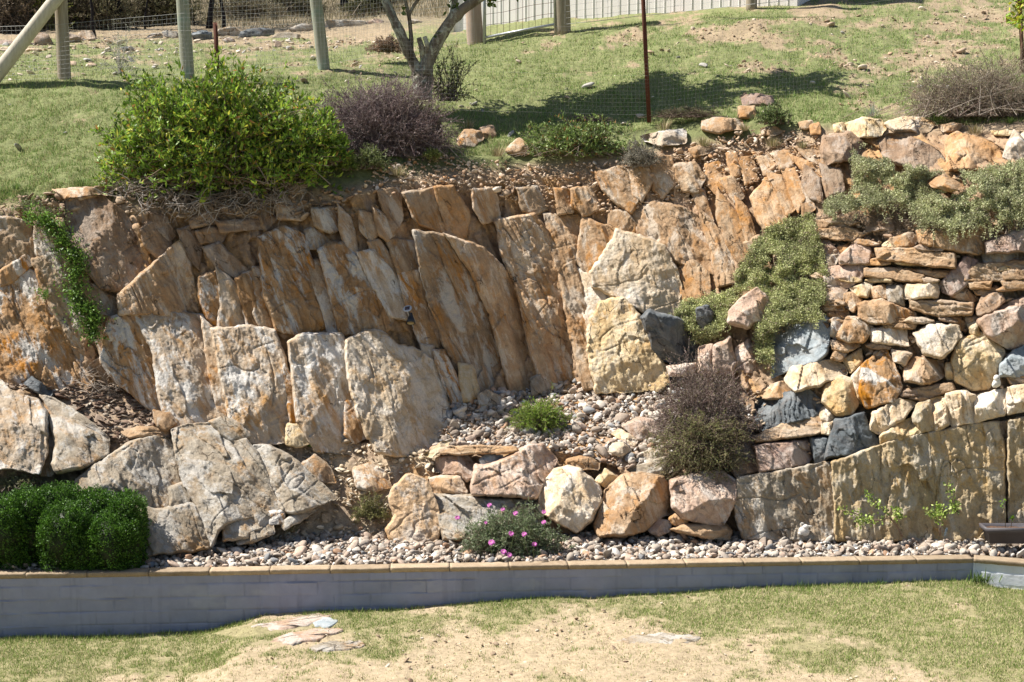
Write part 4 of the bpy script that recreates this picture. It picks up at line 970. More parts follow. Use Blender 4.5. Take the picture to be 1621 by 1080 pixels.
def pebble_shapes(n, seed, cut=.75):
    r = np.random.default_rng(seed); out = []
    for i in range(n):
        V = IV.copy()
        for k in range(7):      # flat broken faces
            d = norm(r.normal(size=3)); h = r.uniform(cut - .2, cut + .12); s = V @ d; V = V - np.where(s > h, s - h, 0)[:, None] * d
        V = V * (1 + r.normal(size=(len(V), 1)) * .03); out.append(V)
    return out
def scatter_stones(name, pts, size, cols, wts, seed, flat=(.45, .8), cut=.75, sink=.15, mat='pebble', label=None, nshape=14, var=.12):
    r = np.random.default_rng(seed); sh = pebble_shapes(nshape, seed, cut - .07); n = len(pts)
    size = np.broadcast_to(size, (n,)); col = colvar(n, cols, wts, var, seed)
    VV = []; FF = []; CC = []; b = 0
    which = r.integers(0, nshape, n)
    for s in range(nshape):
        idx = np.where(which == s)[0]; k = len(idx)
        if not k: continue
        a = r.uniform(0, 2 * math.pi, k); tl = r.normal(size=(k, 2)) * .35
        sc = np.stack([r.uniform(.8, 1.35, k), r.uniform(.65, 1.0, k), r.uniform(*flat, k)], 1) * size[idx][:, None]
        V = sh[s][None] * sc[:, None, :]
        z = V[..., 2] + V[..., 0] * tl[:, :1] + V[..., 1] * tl[:, 1:]
        x = V[..., 0] * np.cos(a)[:, None] - V[..., 1] * np.sin(a)[:, None]; y = V[..., 0] * np.sin(a)[:, None] + V[..., 1] * np.cos(a)[:, None]
        V = np.stack([x, y, z], -1) + pts[idx][:, None, :] + np.array([0, 0, 1.]) * (sc[:, 2] * (1 - sink * 2))[:, None, None] * .6
        VV.append(V.reshape(-1, 3)); FF.append((IF[None] + (np.arange(k) * len(IV))[:, None, None] + b).reshape(-1, 3)); b += k * len(IV)
        CC.append(np.repeat(col[idx], len(IV), 0))
    o = obj(name, np.concatenate(VV), np.concatenate(FF), M[mat], loc=pts.mean(0), col=np.concatenate(CC))
    return tag(o, label, None, None, 'stuff')
PEB = [(.38, .325, .27), (.47, .42, .36), (.33, .265, .21), (.26, .21, .17), (.42, .32, .25), (.24, .24, .24), (.62, .58, .53), (.40, .25, .16)]
PW = [4, 3.5, 3, 2, 2, 1.2, 1.6, .7]
def area_w(q):        # weight by ground area seen at a pixel
    D = Ds(q[:, 0], q[:, 1]); D2 = Ds(q[:, 0], q[:, 1] - 2); return D * np.maximum(abs(D2 - D) + .012 * 1, .004)
def pick(poly, n, seed):
    q = sample_poly(poly, n * 3, seed); w = area_w(q); r = np.random.default_rng(seed + 1)
    return q[r.choice(len(q), n, p=w / w.sum())]
lowP = [(-240, 908), (-240, 880), (210, 872), (300, 868), (420, 848), (560, 842), (700, 846), (1000, 846), (1180, 844), (1621, 840), (1660, 840), (1660, 884), (1545, 880), (1541, 884), (800, 893), (0, 908)]
q = pick(lowP, 8200, 3); D = Ds(q[:, 0], q[:, 1]); pp = W(q[:, 0], q[:, 1], D)
ok = pp[:, 1] > wallY(pp[:, 0]) + .20; pp = pp[ok]
r = np.random.default_rng(9); sz = np.clip(r.lognormal(math.log(.029), .45, len(pp)), .012, .085)
pp[:, 2] += r.random(len(pp)) ** 2 * .045
scatter_stones('gravel', pp, sz, PEB, PW, 5, label='pale mixed grey and brown stones filling the bed behind the low wall')
q = pick(UPB, 4600, 13); pp = S(q[:, 0], q[:, 1]); r = np.random.default_rng(19); sz = np.clip(r.lognormal(math.log(.029), .48, len(pp)), .012, .10); pp[:, 2] += r.random(len(pp)) * .03
scatter_stones('gravel', pp, sz, PEB, PW, 15, label='pale mixed stones on the small terrace at the foot of the rock face')
q = pick(litterP, 1100, 23); pp = S(q[:, 0], q[:, 1]); sz = np.clip(np.random.default_rng(29).lognormal(math.log(.035), .4, len(pp)), .015, .11)
scatter_stones('leaf_litter', pp, sz, [(.16, .11, .08), (.24, .18, .135), (.33, .27, .21), (.42, .36, .29), (.13, .08, .055)], [4, 4, 2, 1, 3], 25, flat=(.10, .3), label='dark flakes and fallen leaves in the hollow at the left')
slP = [(430, 690), (560, 700), (700, 712), (690, 760), (620, 860), (430, 856), (380, 850), (520, 790), (460, 725)]
q = pick(slP, 900, 33); pp = S(q[:, 0], q[:, 1], .0); pp[:, 1] -= .03; sz = np.clip(np.random.default_rng(39).lognormal(math.log(.020), .6, len(pp)), .008, .09)
scatter_stones('rubble', pp, sz, [(.46, .37, .26), (.55, .46, .34), (.38, .30, .21), (.62, .54, .43)], None, 35, flat=(.25, .6), label='pale crumbled rubble on the slope left of the leaning slab')
# crumbly scree along the top of the cliff and among the wall stones
tops = [(600, 262), (700, 246), (850, 262), (960, 258), (1080, 232), (1200, 205), (1330, 214), (1330, 262), (1200, 300), (1050, 335), (950, 340), (820, 320), (700, 300), (560, 312)]
q = pick(tops, 3800, 43); pp = S(q[:, 0], q[:, 1]); pp[:, 1] -= .07; sz = np.clip(np.random.default_rng(49).lognormal(math.log(.013), .65, len(pp)), .005, .08)
scatter_stones('rubble', pp, sz, [(.46, .33, .22), (.56, .43, .32), (.38, .25, .16), (.50, .29, .15), (.62, .52, .42)], [4, 4, 2, 1, 1.5], 45, flat=(.3, .8), label='reddish crumbly rubble along the brow of the rock face')
wl_ = [(1180, 560), (1300, 400), (1290, 340), (1640, 360), (1640, 620), (1400, 690), (1200, 740)]
q = pick(wl_, 1500, 53); pp = S(q[:, 0], q[:, 1]); pp[:, 1] -= .10; sz = np.clip(np.random.default_rng(59).lognormal(math.log(.028), .45, len(pp)), .010, .07)
scatter_stones('rubble', pp, sz, [(.40, .29, .19), (.50, .40, .29), (.32, .22, .15)], None, 55, flat=(.3, .7), label='small packing chips filling the gaps of the stone wall')
lf = [(-20, 322), (110, 300), (450, 300), (560, 300), (560, 345), (300, 345), (120, 335), (0, 345)]
q = pick(lf, 700, 63); pp = S(q[:, 0], q[:, 1]); pp[:, 1] -= .06; sz = np.clip(np.random.default_rng(69).lognormal(math.log(.03), .5, len(pp)), .010, .10)
scatter_stones('rubble', pp, sz, [(.30, .21, .14), (.40, .30, .21), (.22, .15, .10)], None, 65, flat=(.25, .6), label='brown broken chips along the brow under the big green bush')
# stones lying over the upper lawn
hp = [(0, 300), (0, 60), (700, 60), (700, 250), (700, 80), (1250, 12), (1621, 5), (1640, 190), (1200, 195), (720, 235)]
q = sample_poly([(0, 290), (0, 62), (640, 62), (1621, 8), (1640, 190), (1200, 195), (720, 235), (560, 200)], 700, 73)
wt = np.where(q[:, 0] < 640, (q[:, 1] < 130) * 1. + .05, .35); r = np.random.default_rng(74); q = q[r.random(len(q)) < wt]
q2 = sample_poly([(0, 130), (0, 62), (640, 60), (600, 75), (240, 95)], 520, 75); q = np.concatenate([q, q2])
pp = S(q[:, 0], q[:, 1], .01); sz = np.clip(r.lognormal(math.log(.028), .6, len(pp)), .010, .10)
scatter_stones('scattered_stones', pp, sz, [(.52, .43, .33), (.62, .54, .45), (.42, .31, .22), (.36, .34, .31)], None, 77, flat=(.3, .6), label='pale stones scattered over the upper lawn')
# far boulder row
for i, (px, py, w_, h_, c_) in enumerate([(20, 68, 60, 12, 'purple'), (70, 66, 34, 20, 'brown'), (110, 62, 30, 18, 'brown'), (140, 57, 36, 16, 'tan'), (48, 58, 26, 10, 'grey'), (245, 55, 22, 9, 'pale'), (275, 54, 34, 12, 'grey'), (320, 56, 40, 12, 'slate'), (362, 52, 46, 14, 'grey'), (410, 54, 52, 15, 'slate'), (455, 57, 40, 10, 'grey'), (480, 44, 44, 11, 'grey'), (545, 37, 60, 12, 'grey'), (592, 33, 26, 9, 'pink'), (655, 32, 30, 8, 'grey'), (440, 68, 14, 8, 'pink'), (362, 62, 16, 7, 'pink'), (200, 74, 22, 5, 'slate'), (8, 76, 30, 9, 'cream'), (55, 78, 24, 7, 'cream')]):
    r = np.random.default_rng(900 + i); Dd = float(Ds(px, py + 4)); m_ = Dd / F
    V, Fc = ico(3); 
    for k in range(9):
        d = norm(r.normal(size=3)); hh = r.uniform(.5, .85); s = V @ d; V = V - np.where(s > hh, s - hh, 0)[:, None] * d
    V = V * (1 + fbm(V[:, 0] * 3 + i, V[:, 1] * 3 + V[:, 2], i, 3)[:, None] * .08) * np.array([w_ * m_ * .6, w_ * m_ * .4, h_ * m_ * .8]) + W(px, py + 4, Dd) + np.array([0, 0, h_ * m_ * .1])
    o = obj('boulder', V, Fc, M[c_], smooth=True)
    o['category'] = 'boulder'; o['group'] = 'far boulders along the edge of the bush'
    o['label'] = ['purplish boulder at the far left under the dark trunks', 'brown hump shaped far boulder behind the sloping brace pole', 'brown far boulder just behind the strainer post', 'layered tan far boulder right of the strainer post', 'small grey far boulder between the two brown humps', 'white far stone left of the second post', 'grey far boulder directly left of the second post', 'dark far boulder just right of the second post', 'long grey far boulder behind the rusty post', 'dark wide far boulder midway between the second and third posts', 'low grey far boulder left of the third post', 'grey far boulder behind the third post', 'long pale grey far boulder right of the third post', 'small pinkish far boulder left of the tree fork', 'low grey far boulder seen through the tree fork', 'small pink stone before the dark far boulders', 'small pink stone just right of the rusty post', 'thin dark far stone lying alone on the lawn', 'cream far stone at the left edge', 'cream far stone below the sloping brace pole'][i]
# flat rocks in the lawn
ROCKPX = []
def lawn_rock(poly, m_, label):
    ROCKPX.append(poly)
    c = np.mean(poly, 0); D = 15.
    for _ in range(20):
        p = W(c[0], c[1], D); zz = float(lawn_z(np.array(p[0]), np.array(p[1]))); dx, dz = ray(c[0], c[1]); D = float((zz - EYE) / dz)
    r = np.random.default_rng(int(c[0])); B_ = rough_poly(poly, int(c[0]), 2.0, 5)
    dx, dz = ray(B_[:, 0], B_[:, 1]); Db = (zz - EYE) / dz; base = np.stack([dx * Db, Db, np.full(len(Db), zz)], 1)
    cen = base.mean(0); V = []; rings = [(1.04, -.05), (1.0, .002), (.95, .007), (.8, .011), (.6, .013), (.4, .014), (.2, .014)]; n = len(base)
    for k, h in rings:
        p = cen + (base - cen) * k; p[:, 2] = lawn_z(p[:, 0], p[:, 1]) + h + fbm(p[:, 0] * 4, p[:, 1] * 4, 7, 4) * .012 * (k < 1); V.append(p)
    V.append(cen[None] + [0, 0, .014]); V = np.concatenate(V); i = np.arange(len(rings) - 1)[:, None] * n; j = np.arange(n)[None]; k = (j + 1) % n
    q4 = np.stack([i + j, i + k, i + n + k, i + n + j], -1).reshape(-1, 4); l = (len(rings) - 1) * n
    f3 = np.array([[l + t, l + (t + 1) % n, len(V) - 1] for t in range(n)])
    tag(obj('flat_rock', V, [f3, q4], M[m_], smooth=True), label, 'rock', 'rocks flush with the lawn')
lawn_rock([(335, 1003), (372, 992), (440, 982), (500, 974), (525, 978), (490, 992), (430, 1002), (380, 1010)], 'pink', 'long pinkish rock flush with the lawn beside the step in the wall base')
lawn_rock([(420, 1016), (450, 1003), (500, 995), (545, 997), (510, 1010), (460, 1020)], 'pink', 'pale flat rock in the lawn just below the long pinkish one')
lawn_rock([(495, 984), (520, 976), (536, 984), (520, 992), (498, 992)], 'bluestone', 'small blue grey rock touching the long pinkish rock')
lawn_rock([(490, 1024), (520, 1016), (570, 1016), (580, 1022), (545, 1028), (500, 1028)], 'grey', 'low grey rock in the lawn below the pale flat rock')
lawn_rock([(972, 1013), (1000, 1006), (1060, 1005), (1110, 1010), (1100, 1018), (1040, 1021), (990, 1018)], 'grey', 'flat grey rock in the sandy middle of the lawn')
lawn_rock([(1240, 1024), (1262, 1016), (1295, 1016), (1314, 1024), (1300, 1032), (1265, 1031)], 'bluestone', 'flat blue grey rock in the lawn at the right')

# small grit, twigs and clods strewn on the sandy lawn
r = np.random.default_rng(211); X = r.uniform(-6, 6, 2600); Y = r.uniform(12.8, 16.8, 2600); P = np.stack([X, Y, lawn_z(X, Y)], 1); g = grass_front(P); P = P[(g < .6) & (Y < wallY(X) - .05)]
sz = np.clip(r.lognormal(math.log(.008), .6, len(P)), .004, .035)
scatter_stones('grit', P, sz, [(.40, .31, .21), (.30, .22, .15), (.55, .47, .37), (.24, .16, .11)], None, 213, flat=(.3, .7), label='grit and small stones strewn over the sandy lawn')

q = sample_poly([(0, 300), (0, 66), (640, 66), (1621, 8), (1640, 195), (1200, 195), (720, 240), (560, 200), (300, 280)], 16000, 215); g = lawn_cover(q[:, 0], q[:, 1]); r = np.random.default_rng(216); q = q[(g < .52) & (r.random(len(q)) < .8)]
P = S(q[:, 0], q[:, 1]); P[:, 2] += fbm(P[:, 0] * 1.2, P[:, 1] * 1.2, 37, 5, .55) * .05; sz = np.clip(r.lognormal(math.log(.016), .5, len(P)), .006, .06)
scatter_stones('clods', P, sz, [(.34, .25, .17), (.42, .32, .225), (.27, .19, .125), (.40, .26, .17), (.52, .43, .33)], None, 217, flat=(.3, .7), label='crumbly brown clods on the bare patches of the upper slope')
# ================================================================ GRASS
def blades(name, P, Lm, Wm, cols, wts, seed, label, lean=.5, jit=.3):
    r = np.random.default_rng(seed); n = len(P)
    a = r.uniform(0, 2 * math.pi, n); L = Lm * r.lognormal(0, jit, n); w = Wm * r.uniform(.6, 1.4, n)
    d = np.stack([np.cos(a) * lean * r.random(n), np.sin(a) * lean * r.random(n), np.ones(n)], 1); d = norm(d)
    s = np.stack([-np.sin(a + .4), np.cos(a + .4), np.zeros(n)], 1)
    b2 = r.uniform(-.3, .3, (n, 3)); b2[:, 2] = 0
    V = np.stack([P - s * w[:, None], P + s * w[:, None], P + d * L[:, None] + b2 * L[:, None]], 1).reshape(-1, 3)
    o = obj(name, V, np.arange(3 * n).reshape(-1, 3), M['grass'], loc=P.mean(0), col=np.repeat(colvar(n, cols, wts, .2, seed), 3, 0))
    return tag(o, label, None, None, 'stuff')
M['grass'] = vcol_mat('grass blades', .7, .25, .2)
GC = [(.22, .29, .08), (.31, .36, .13), (.16, .23, .06), (.46, .41, .22), (.54, .46, .28)]
r = np.random.default_rng(81)
n = 1050000; X = r.uniform(-7.8, 7.8, n); Y = r.uniform(12.6, 17.4, n); ok = Y < wallY(X) - .02; X, Y = X[ok], Y[ok]; Z = lawn_z(X, Y); P = np.stack([X, Y, Z], 1)
g = grass_front(P); cl2 = fbm(X * 11, Y * 11, 83, 3)
px_, py_ = proj(P); vis = (px_ > -220) & (px_ < 1840) & (py_ < 1100)
for pl_ in ROCKPX: vis &= ~inpoly(px_, py_ - 3, pl_)
ok = (r.random(len(X)) < np.clip((g - .27) * 1.5 + cl2 * .6, .03 + .12 * (cl2 > .45), .9) * .66) & vis
Pk = P[ok]; Pk[:, 2] -= .004 - fbm(Pk[:, 0] * .9, Pk[:, 1] * .9, 3, 3) * .02
dd = wallY(Pk[:, 0]) - Pk[:, 1]
blades('grass', Pk, .026 + .02 * (dd[:] < .25) * r.random(len(Pk)), .0032, GC, [5, 4, 3, 1.6, 1.0], 82, 'short patchy grass of the front lawn')
X = r.uniform(-6.4, 6.4, 60000); Y = r.uniform(12.7, 17.2, 60000); ok = (Y < wallY(X) - .03) & (fbm(X * 4, Y * 4, 87, 4) > -.05); X, Y = X[ok], Y[ok]; Pd = np.stack([X, Y, lawn_z(X, Y) + fbm(X * .9, Y * .9, 3, 3) * .02], 1)
blades('dry_grass', Pd, .022, .0035, [(.48, .40, .25), (.38, .31, .18), (.30, .27, .13), (.22, .24, .09)], [4, 3, 2, 2], 88, 'dry straw and thin dead grass over the sandy lawn', lean=2.2)
lawnpoly = [(-320, 310), (-320, 55), (600, 55), (700, 64), (1000, 38), (1240, 8), (1300, -10), (1820, -20), (1820, 200), (1330, 196), (1200, 190), (1050, 200), (850, 240), (690, 250), (560, 270), (400, 300), (220, 300), (60, 320)]
q = sample_poly(lawnpoly, 520000, 85); g = lawn_cover(q[:, 0], q[:, 1]); Pq = S(q[:, 0], q[:, 1]); cl2 = fbm(Pq[:, 0] * 5, Pq[:, 1] * 5, 84, 3)
ok = r.random(len(q)) < np.clip((g - .28) * 1.2 + cl2 * .5, .03, .8)
Pk = Pq[ok]; Pk[:, 2] += fbm(Pk[:, 0] * 1.2, Pk[:, 1] * 1.2, 37, 5, .55) * .05 - .01
blades('grass', Pk, .042, .005, [(.18, .27, .07), (.25, .33, .10), (.13, .21, .05), (.33, .31, .16), (.40, .34, .20)], [5, 4, 3, 3, 2], 86, 'patchy grass of the sloping upper lawn', jit=.4)
print('upper blades', ok.sum())
# taller tufts
def tuft(px, py, h, nb, cols, label=None, cat='grass tuft', spread=.05, name='grass_tuft', D=None, group='grass tufts', up=0.0, seed=None, wd=.004):
    sd = int(px * 7 + py) if seed is None else seed; r = np.random.default_rng(sd)
    b = S(px, py) if D is None else W(px, py, D); b = b + np.array([0, -.10 if D is None else 0, up]); V = []; F_ = []; m_ = h
    for i in range(nb):
        a = r.uniform(0, 2 * math.pi); out = r.random() ** .7; L = h * r.uniform(.6, 1.15); p0 = b + np.array([math.cos(a), math.sin(a), 0]) * spread * r.random()
        d = np.array([math.cos(a) * out * .8, math.sin(a) * out * .8, 1.]); d /= np.linalg.norm(d); s = np.array([-math.sin(a), math.cos(a), 0]) * wd
        m1 = p0 + d * L * .55; t = m1 + (d + np.array([math.cos(a) * .6 * out, math.sin(a) * .6 * out, -.35 * out])) * L * .45
        k = len(V); V += [p0 - s, p0 + s, m1 + s * .8, m1 - s * .8, t]; F_ += [[k, k + 1, k + 2], [k, k + 2, k + 3], [k + 3, k + 2, k + 4]]
    o = obj(name, np.array(V), np.array(F_), M['grass'], loc=b, col=np.repeat(colvar(nb, cols, None, .2, sd), 5, 0))
    return tag(o, label, cat, group)
DRY = [(.34, .28, .17), (.26, .22, .12), (.20, .21, .08), (.42, .36, .24)]; GRN = [(.12, .20, .05), (.18, .26, .08), (.10, .15, .05)]; GRY = [(.25, .29, .22), (.33, .36, .28)]
for px, py, h, nb, cc_, lb in [
 (132, 295, .16, 90, GRN, 'bright green grass tuft beside the left end of the big green bush'), (630, 278, .18, 120, DRY, 'dry grass tuft at the brow below the dead heath'),
 (788, 248, .20, 110, DRY, 'dry grass tuft between the two tan crest stones'), (1112, 232, .18, 120, DRY, 'dry tuft at the brow above the right part of the rock face'),
 (1222, 232, .17, 120, DRY, 'dry tuft on the brow below the small flat stone'), (1268, 236, .15, 90, DRY, 'small dry tuft near the brow left of the rounded cream boulder'),
 (1178, 208, .15, 80, DRY, 'dry tuft right of the flat orange stone'), (1378, 185, .22, 60, GRY, 'blue grey grass tuft above the rounded cream boulder'),
 (1480, 192, .18, 100, GRN, 'green tuft right of the broad white flat stone'), (1540, 212, .16, 110, DRY, 'pale dry tuft above the orange faced boulder'),
 (1595, 196, .12, 70, GRN, 'small green tuft at the foot of the dry bush at the right'), (742, 205, .2, 60, DRY, 'pale seeding tuft behind the angular crest stone'),
 (1050, 208, .26, 110, DRY, 'dry grass around the foot of the tall rusty post'), (462, 838, .16, 90, DRY, 'olive tuft on the gravel at the tip of the grey outcrop'),
 (493, 705, .10, 60, GRN, 'tiny green tuft on the rubble slope'), (30, 300, .12, 60, GRN, 'green tuft at the brow at the far left'), (690, 255, .12, 80, DRY, 'small dry tuft right of the yellow green mound')]:
    tuft(px, py, h, nb, cc_, lb, spread=.10 if h > .15 else .05)
# weeds along the wall foot
for px, py, lb in [(1552, 922, 'broad green weed growing in the corner of the low wall'), (1395, 931, 'thin weed at the wall foot left of the corner'), (1265, 936, 'small weed at the foot of the wall below the white ornament'), (168, 1003, 'tiny weed at the wall foot under the clipped hedge')]:
    D = 16.5
    for _ in range(12):
        p = W(px, py, D); D = float(wallY(p[0])) - .05
    p = W(px, py, D); z = float(lawn_z(np.array(p[0]), np.array(p[1])))
    r0 = np.random.default_rng(int(px)); big = px > 1500
    V = []; F_ = []; nb = 46 if big else 16; hh = .20 if big else .12
    for i in range(nb):
        a = r0.uniform(0, 2 * math.pi); L = hh * r0.uniform(.5, 1.1); wd = .009 if big else .004; b0 = np.array([p[0] + r0.normal() * (.09 if big else .03), D - abs(r0.normal()) * .03, z]); s = np.array([-math.sin(a), math.cos(a), 0]) * wd
        o_ = r0.random(); d = norm(np.array([math.cos(a) * o_, -abs(math.sin(a)) * o_, .9])); k = len(V); m1 = b0 + d * L * .5; V += [b0 - s * .4, b0 + s * .4, m1 + s, m1 - s, b0 + d * L + np.array([0, 0, -.03 * o_])]; F_ += [[k, k + 1, k + 2], [k, k + 2, k + 3], [k + 3, k + 2, k + 4]]
    tag(obj('weed', np.array(V), np.array(F_), M['grass'], loc=(p[0], D, z), col=np.repeat(colvar(nb, GRN, None, .2, 5), 5, 0)), lb, 'weed', 'weeds along the foot of the low wall')

# ================================================================ SHRUBS
def twigs(mb, lines, col, r0, n=3):
    for i, P in enumerate(lines):
        rr = np.linspace(r0[i] if not np.isscalar(r0) else r0, .0012, len(P)); mb.tube(P, rr, n, False, col[i % len(col)])
def shrub(name, label, base, rad, nst, lps, ll, lw, cols, wts, twcol, seed, tw=.006, flat=0, low=.0, t0=.35, up=.5, mat='leaf', cat='shrub', droop=0, group=None, thing=None, spread=.25, updir=.9, nb=3, shift=(0, 0, 0), var=.2, sq=0):
    """stems rise from the base to fill a half ellipsoid; leaves sit along their outer part"""
    r = np.random.default_rng(seed); base = np.array(base, float); rad = np.array(rad, float); shift = np.array(shift, float)
    root = thing or tag(empty(name, base), label, cat, group)
    mb = MB(); LP = []; LD = []
    for i in range(nst):
        d = norm(r.normal(size=3)); d[2] = abs(d[2]) * (1 - low) + low * (d[2]); k = r.random() ** .28
        if sq: d = d / (np.abs(d) ** 3).sum() ** (1 / 3.)
        tip = base + shift + d * rad * k * (1 + .18 * float(fbm(np.array(d[0] * 2.2 + seed), np.array(d[2] * 2.2 + d[1]), seed, 3)))
        s = base + np.array([r.normal() * rad[0] * spread, r.normal() * rad[1] * spread, 0])
        m = 7; t = np.linspace(0, 1, m)[:, None]
        P = s + (tip - s) * t + np.array([0, 0, 1.]) * (rad[2] * .18 * (up) * np.sin(t * math.pi)) + np.cumsum(r.normal(size=(m, 3)) * rad.mean() * .035, 0) * t
        if droop: P[:, 2] -= droop * (t[:, 0] ** 3)
        mb.tube(P, np.linspace(tw, tw * .25, m), 3, False, twcol[i % len(twcol)])
        lines = [P]
        for b in range(nb):      # side twigs
            k0 = r.integers(2, m - 1); dd = norm(norm(P[-1] - P[k0 - 1]) + r.normal(size=3) * .8 + np.array([0, 0, updir * .4])); L_ = rad.mean() * r.uniform(.10, .28)
            Q = P[k0] + dd * L_ * np.linspace(0, 1, 4)[:, None] + np.cumsum(r.normal(size=(4, 3)) * L_ * .07, 0); mb.tube(Q, np.linspace(tw * .5, tw * .2, 4), 3, False, twcol[(i + b) % len(twcol)]); lines.append(Q)
        for li, Q in enumerate(lines):
            nl = lps if li == 0 else lps // 2
            tt = r.uniform(t0 if li == 0 else .15, 1, nl) * (len(Q) - 1); a = np.minimum(tt.astype(int), len(Q) - 2); f = (tt - a)[:, None]
            p = Q[a] * (1 - f) + Q[a + 1] * f; dv = norm(Q[a + 1] - Q[a]); LP.append(p); LD.append(norm(dv * .5 + r.normal(size=(nl, 3)) * .65 + np.array([0, 0, updir * .5])))
    LP = np.concatenate(LP); LD = np.concatenate(LD); n = len(LP)
    c = colvar(n, cols, wts, var, seed); c *= np.clip(1 + .25 * fbm(LP[:, 0] * 6 / rad.mean(), LP[:, 2] * 6 / rad.mean(), seed, 2), .5, 1.5)[:, None]
    V, Fc, C_ = leaves(LP, LD, ll * r.lognormal(0, .25, n), lw * r.lognormal(0, .2, n), c, seed=seed)
    mb.build('stems', M['twig'], root); obj('foliage', V, Fc, M[mat], root, col=C_)
    return root
Gb = [(.13, .235, .03), (.20, .33, .04), (.31, .43, .06), (.50, .50, .07), (.06, .11, .02), (.36, .19, .06)]
BRN = [(.15, .10, .07), (.22, .16, .12), (.30, .25, .21)]
b0 = W(345, 305, 20.5)
big = shrub('green_bush', 'big leafy green bush on the brow with a tangle of bare stems beneath', b0 + np.array([0, 0, .12]), (1.72, .85, 1.66), 1000, 27, .075, .016, Gb, [4, 5, 4, 1.8, 2.5, .6], BRN, 101, tw=.008, low=.12, t0=.42, up=.45, updir=1.1, cat='bush', spread=.32, sq=1)
shrub('green_bush', None, W(500, 262, 20.8), (.62, .45, .85), 170, 24, .07, .013, Gb, [5, 5, 3, 1.2, 2.5, .5], BRN, 102, tw=.006, low=.1, thing=big, up=.6, updir=1.1)
# tangle of roots and bare stems hanging over the rock
mb = MB(); r = np.random.default_rng(103)
for i in range(430):
    px = r.uniform(185, 480); py = np.interp(px, [185, 260, 340, 420, 480], [292, 305, 315, 310, 290]) + r.normal() * 11; p = W(px, py, float(Ds(px, py)) - .12 - r.random() * .35)
    m = 8; d = norm(np.array([r.normal(), r.normal() * .4, r.normal() * .35 - .15])); Q = [p]
    for k in range(m): d = norm(d + r.normal(size=3) * .38 + np.array([0, 0, -.05])); Q.append(Q[-1] + d * r.uniform(.035, .075))
    mb.tube(np.array(Q), np.linspace(r.uniform(.004, .009), .002, m + 1), 4, False, colvar(1, [(.30, .26, .23), (.19, .15, .12), (.42, .38, .34)], None, .15, i)[0])
mb.build('bare_stems', M['twig'], big)
HC = [(.19, .14, .14), (.25, .19, .19), (.34, .28, .27), (.12, .085, .085)]
shrub('dead_heath', 'dead purplish grey heath bush between the big green bush and the tree', S(600, 240) - np.array([0, 0, .08]), (1.2, .65, 1.25), 1250, 30, .022, .005, HC, None, [(.24, .18, .17), (.15, .10, .10), (.36, .31, .29)], 105, tw=.005, t0=.3, mat='matleaf', cat='bush', nb=5, low=.05, spread=.35, updir=1.3, sq=1)
shrub('dark_shrub', 'small dark olive green shrub at the right end of the dead heath', S(672, 236), (.40, .3, .78), 190, 34, .020, .007, [(.07, .085, .025), (.12, .14, .03), (.22, .22, .04), (.035, .04, .018)], [3, 2, 1, 2], BRN, 107, tw=.004, mat='leaf')
shrub('low_shrub', 'low grey green shrub at the right foot of the big green bush', W(585, 268, 21.0), (.34, .28, .36), 140, 30, .024, .006, [(.16, .20, .07), (.22, .26, .10), (.10, .13, .05)], None, BRN, 109, tw=.004)
shrub('low_shrub', 'small yellow green shrub under the right end of the big green bush', W(550, 270, 20.9), (.18, .18, .30), 80, 30, .026, .006, [(.22, .30, .06), (.16, .22, .05)], None, BRN, 110, tw=.004)
shrub('cushion_plant', 'small yellow green mound on the brow below the dead heath', W(684, 250, 21.4), (.17, .15, .15), 90, 24, .020, .006, [(.22, .26, .07), (.17, .21, .07)], None, BRN, 111, tw=.003, cat='plant')
shrub('thin_shrub', 'thin leafless twiggy shrub just right of the tree trunk', W(712, 160, 23.9), (.50, .4, 1.05), 60, 18, .028, .008, [(.13, .17, .05), (.18, .22, .07), (.12, .10, .05)], None, [(.13, .10, .08)], 113, tw=.008, spread=.2)
shrub('thin_shrub', 'wispy grey seedling behind the left end of the big green bush', W(190, 118, 25.8), (.42, .35, 1.15), 36, 16, .022, .005, [(.30, .32, .24), (.36, .37, .30)], None, [(.42, .40, .36)], 114, tw=.004, spread=.05, mat='matleaf')
shrub('edge_plant', 'leafy green plant with reddish tips along the brow above the rock face', S(915, 248), (.88, .35, .60), 210, 22, .05, .010, [(.16, .24, .06), (.22, .30, .09), (.30, .36, .16), (.35, .18, .07)], [4, 4, 2, .8], BRN, 115, tw=.004, cat='plant', updir=1.2, spread=.5)
shrub('tufted_plant', 'small grey tufted plant at the right end of the leafy brow plant', W(1012, 264, 21.4), (.36, .25, .46), 170, 24, .018, .005, [(.26, .25, .20), (.33, .31, .26), (.19, .18, .14)], None, [(.28, .24, .2)], 117, tw=.004, mat='matleaf', cat='plant')
shrub('low_shrub', 'small dense green shrub on the top edge behind the flat orange stone', W(1224, 197, 21.6), (.34, .25, .34), 130, 26, .018, .007, [(.14, .20, .07), (.19, .25, .09), (.09, .13, .05)], None, BRN, 119, tw=.004)
shrub('dry_bush', 'wide dry brown bush at the right edge above the top stones', S(1550, 186), (1.45, .7, 1.05), 560, 20, .018, .0045, [(.32, .27, .20), (.40, .34, .26), (.23, .20, .13), (.27, .27, .15)], None, [(.26, .20, .16), (.36, .31, .26), (.17, .12, .10)], 121, tw=.005, mat='matleaf', cat='bush', nb=5, spread=.42, updir=1.0)
shrub('dry_heap', 'low tangle of dry dark stalks at the foot of the tall rusty post', W(1085, 186, 22.2), (.55, .2, .17), 150, 14, .016, .004, [(.16, .13, .09), (.22, .20, .12), (.12, .14, .06)], None, [(.14, .10, .08)], 123, tw=.004, mat='matleaf', cat='plant', spread=.5)
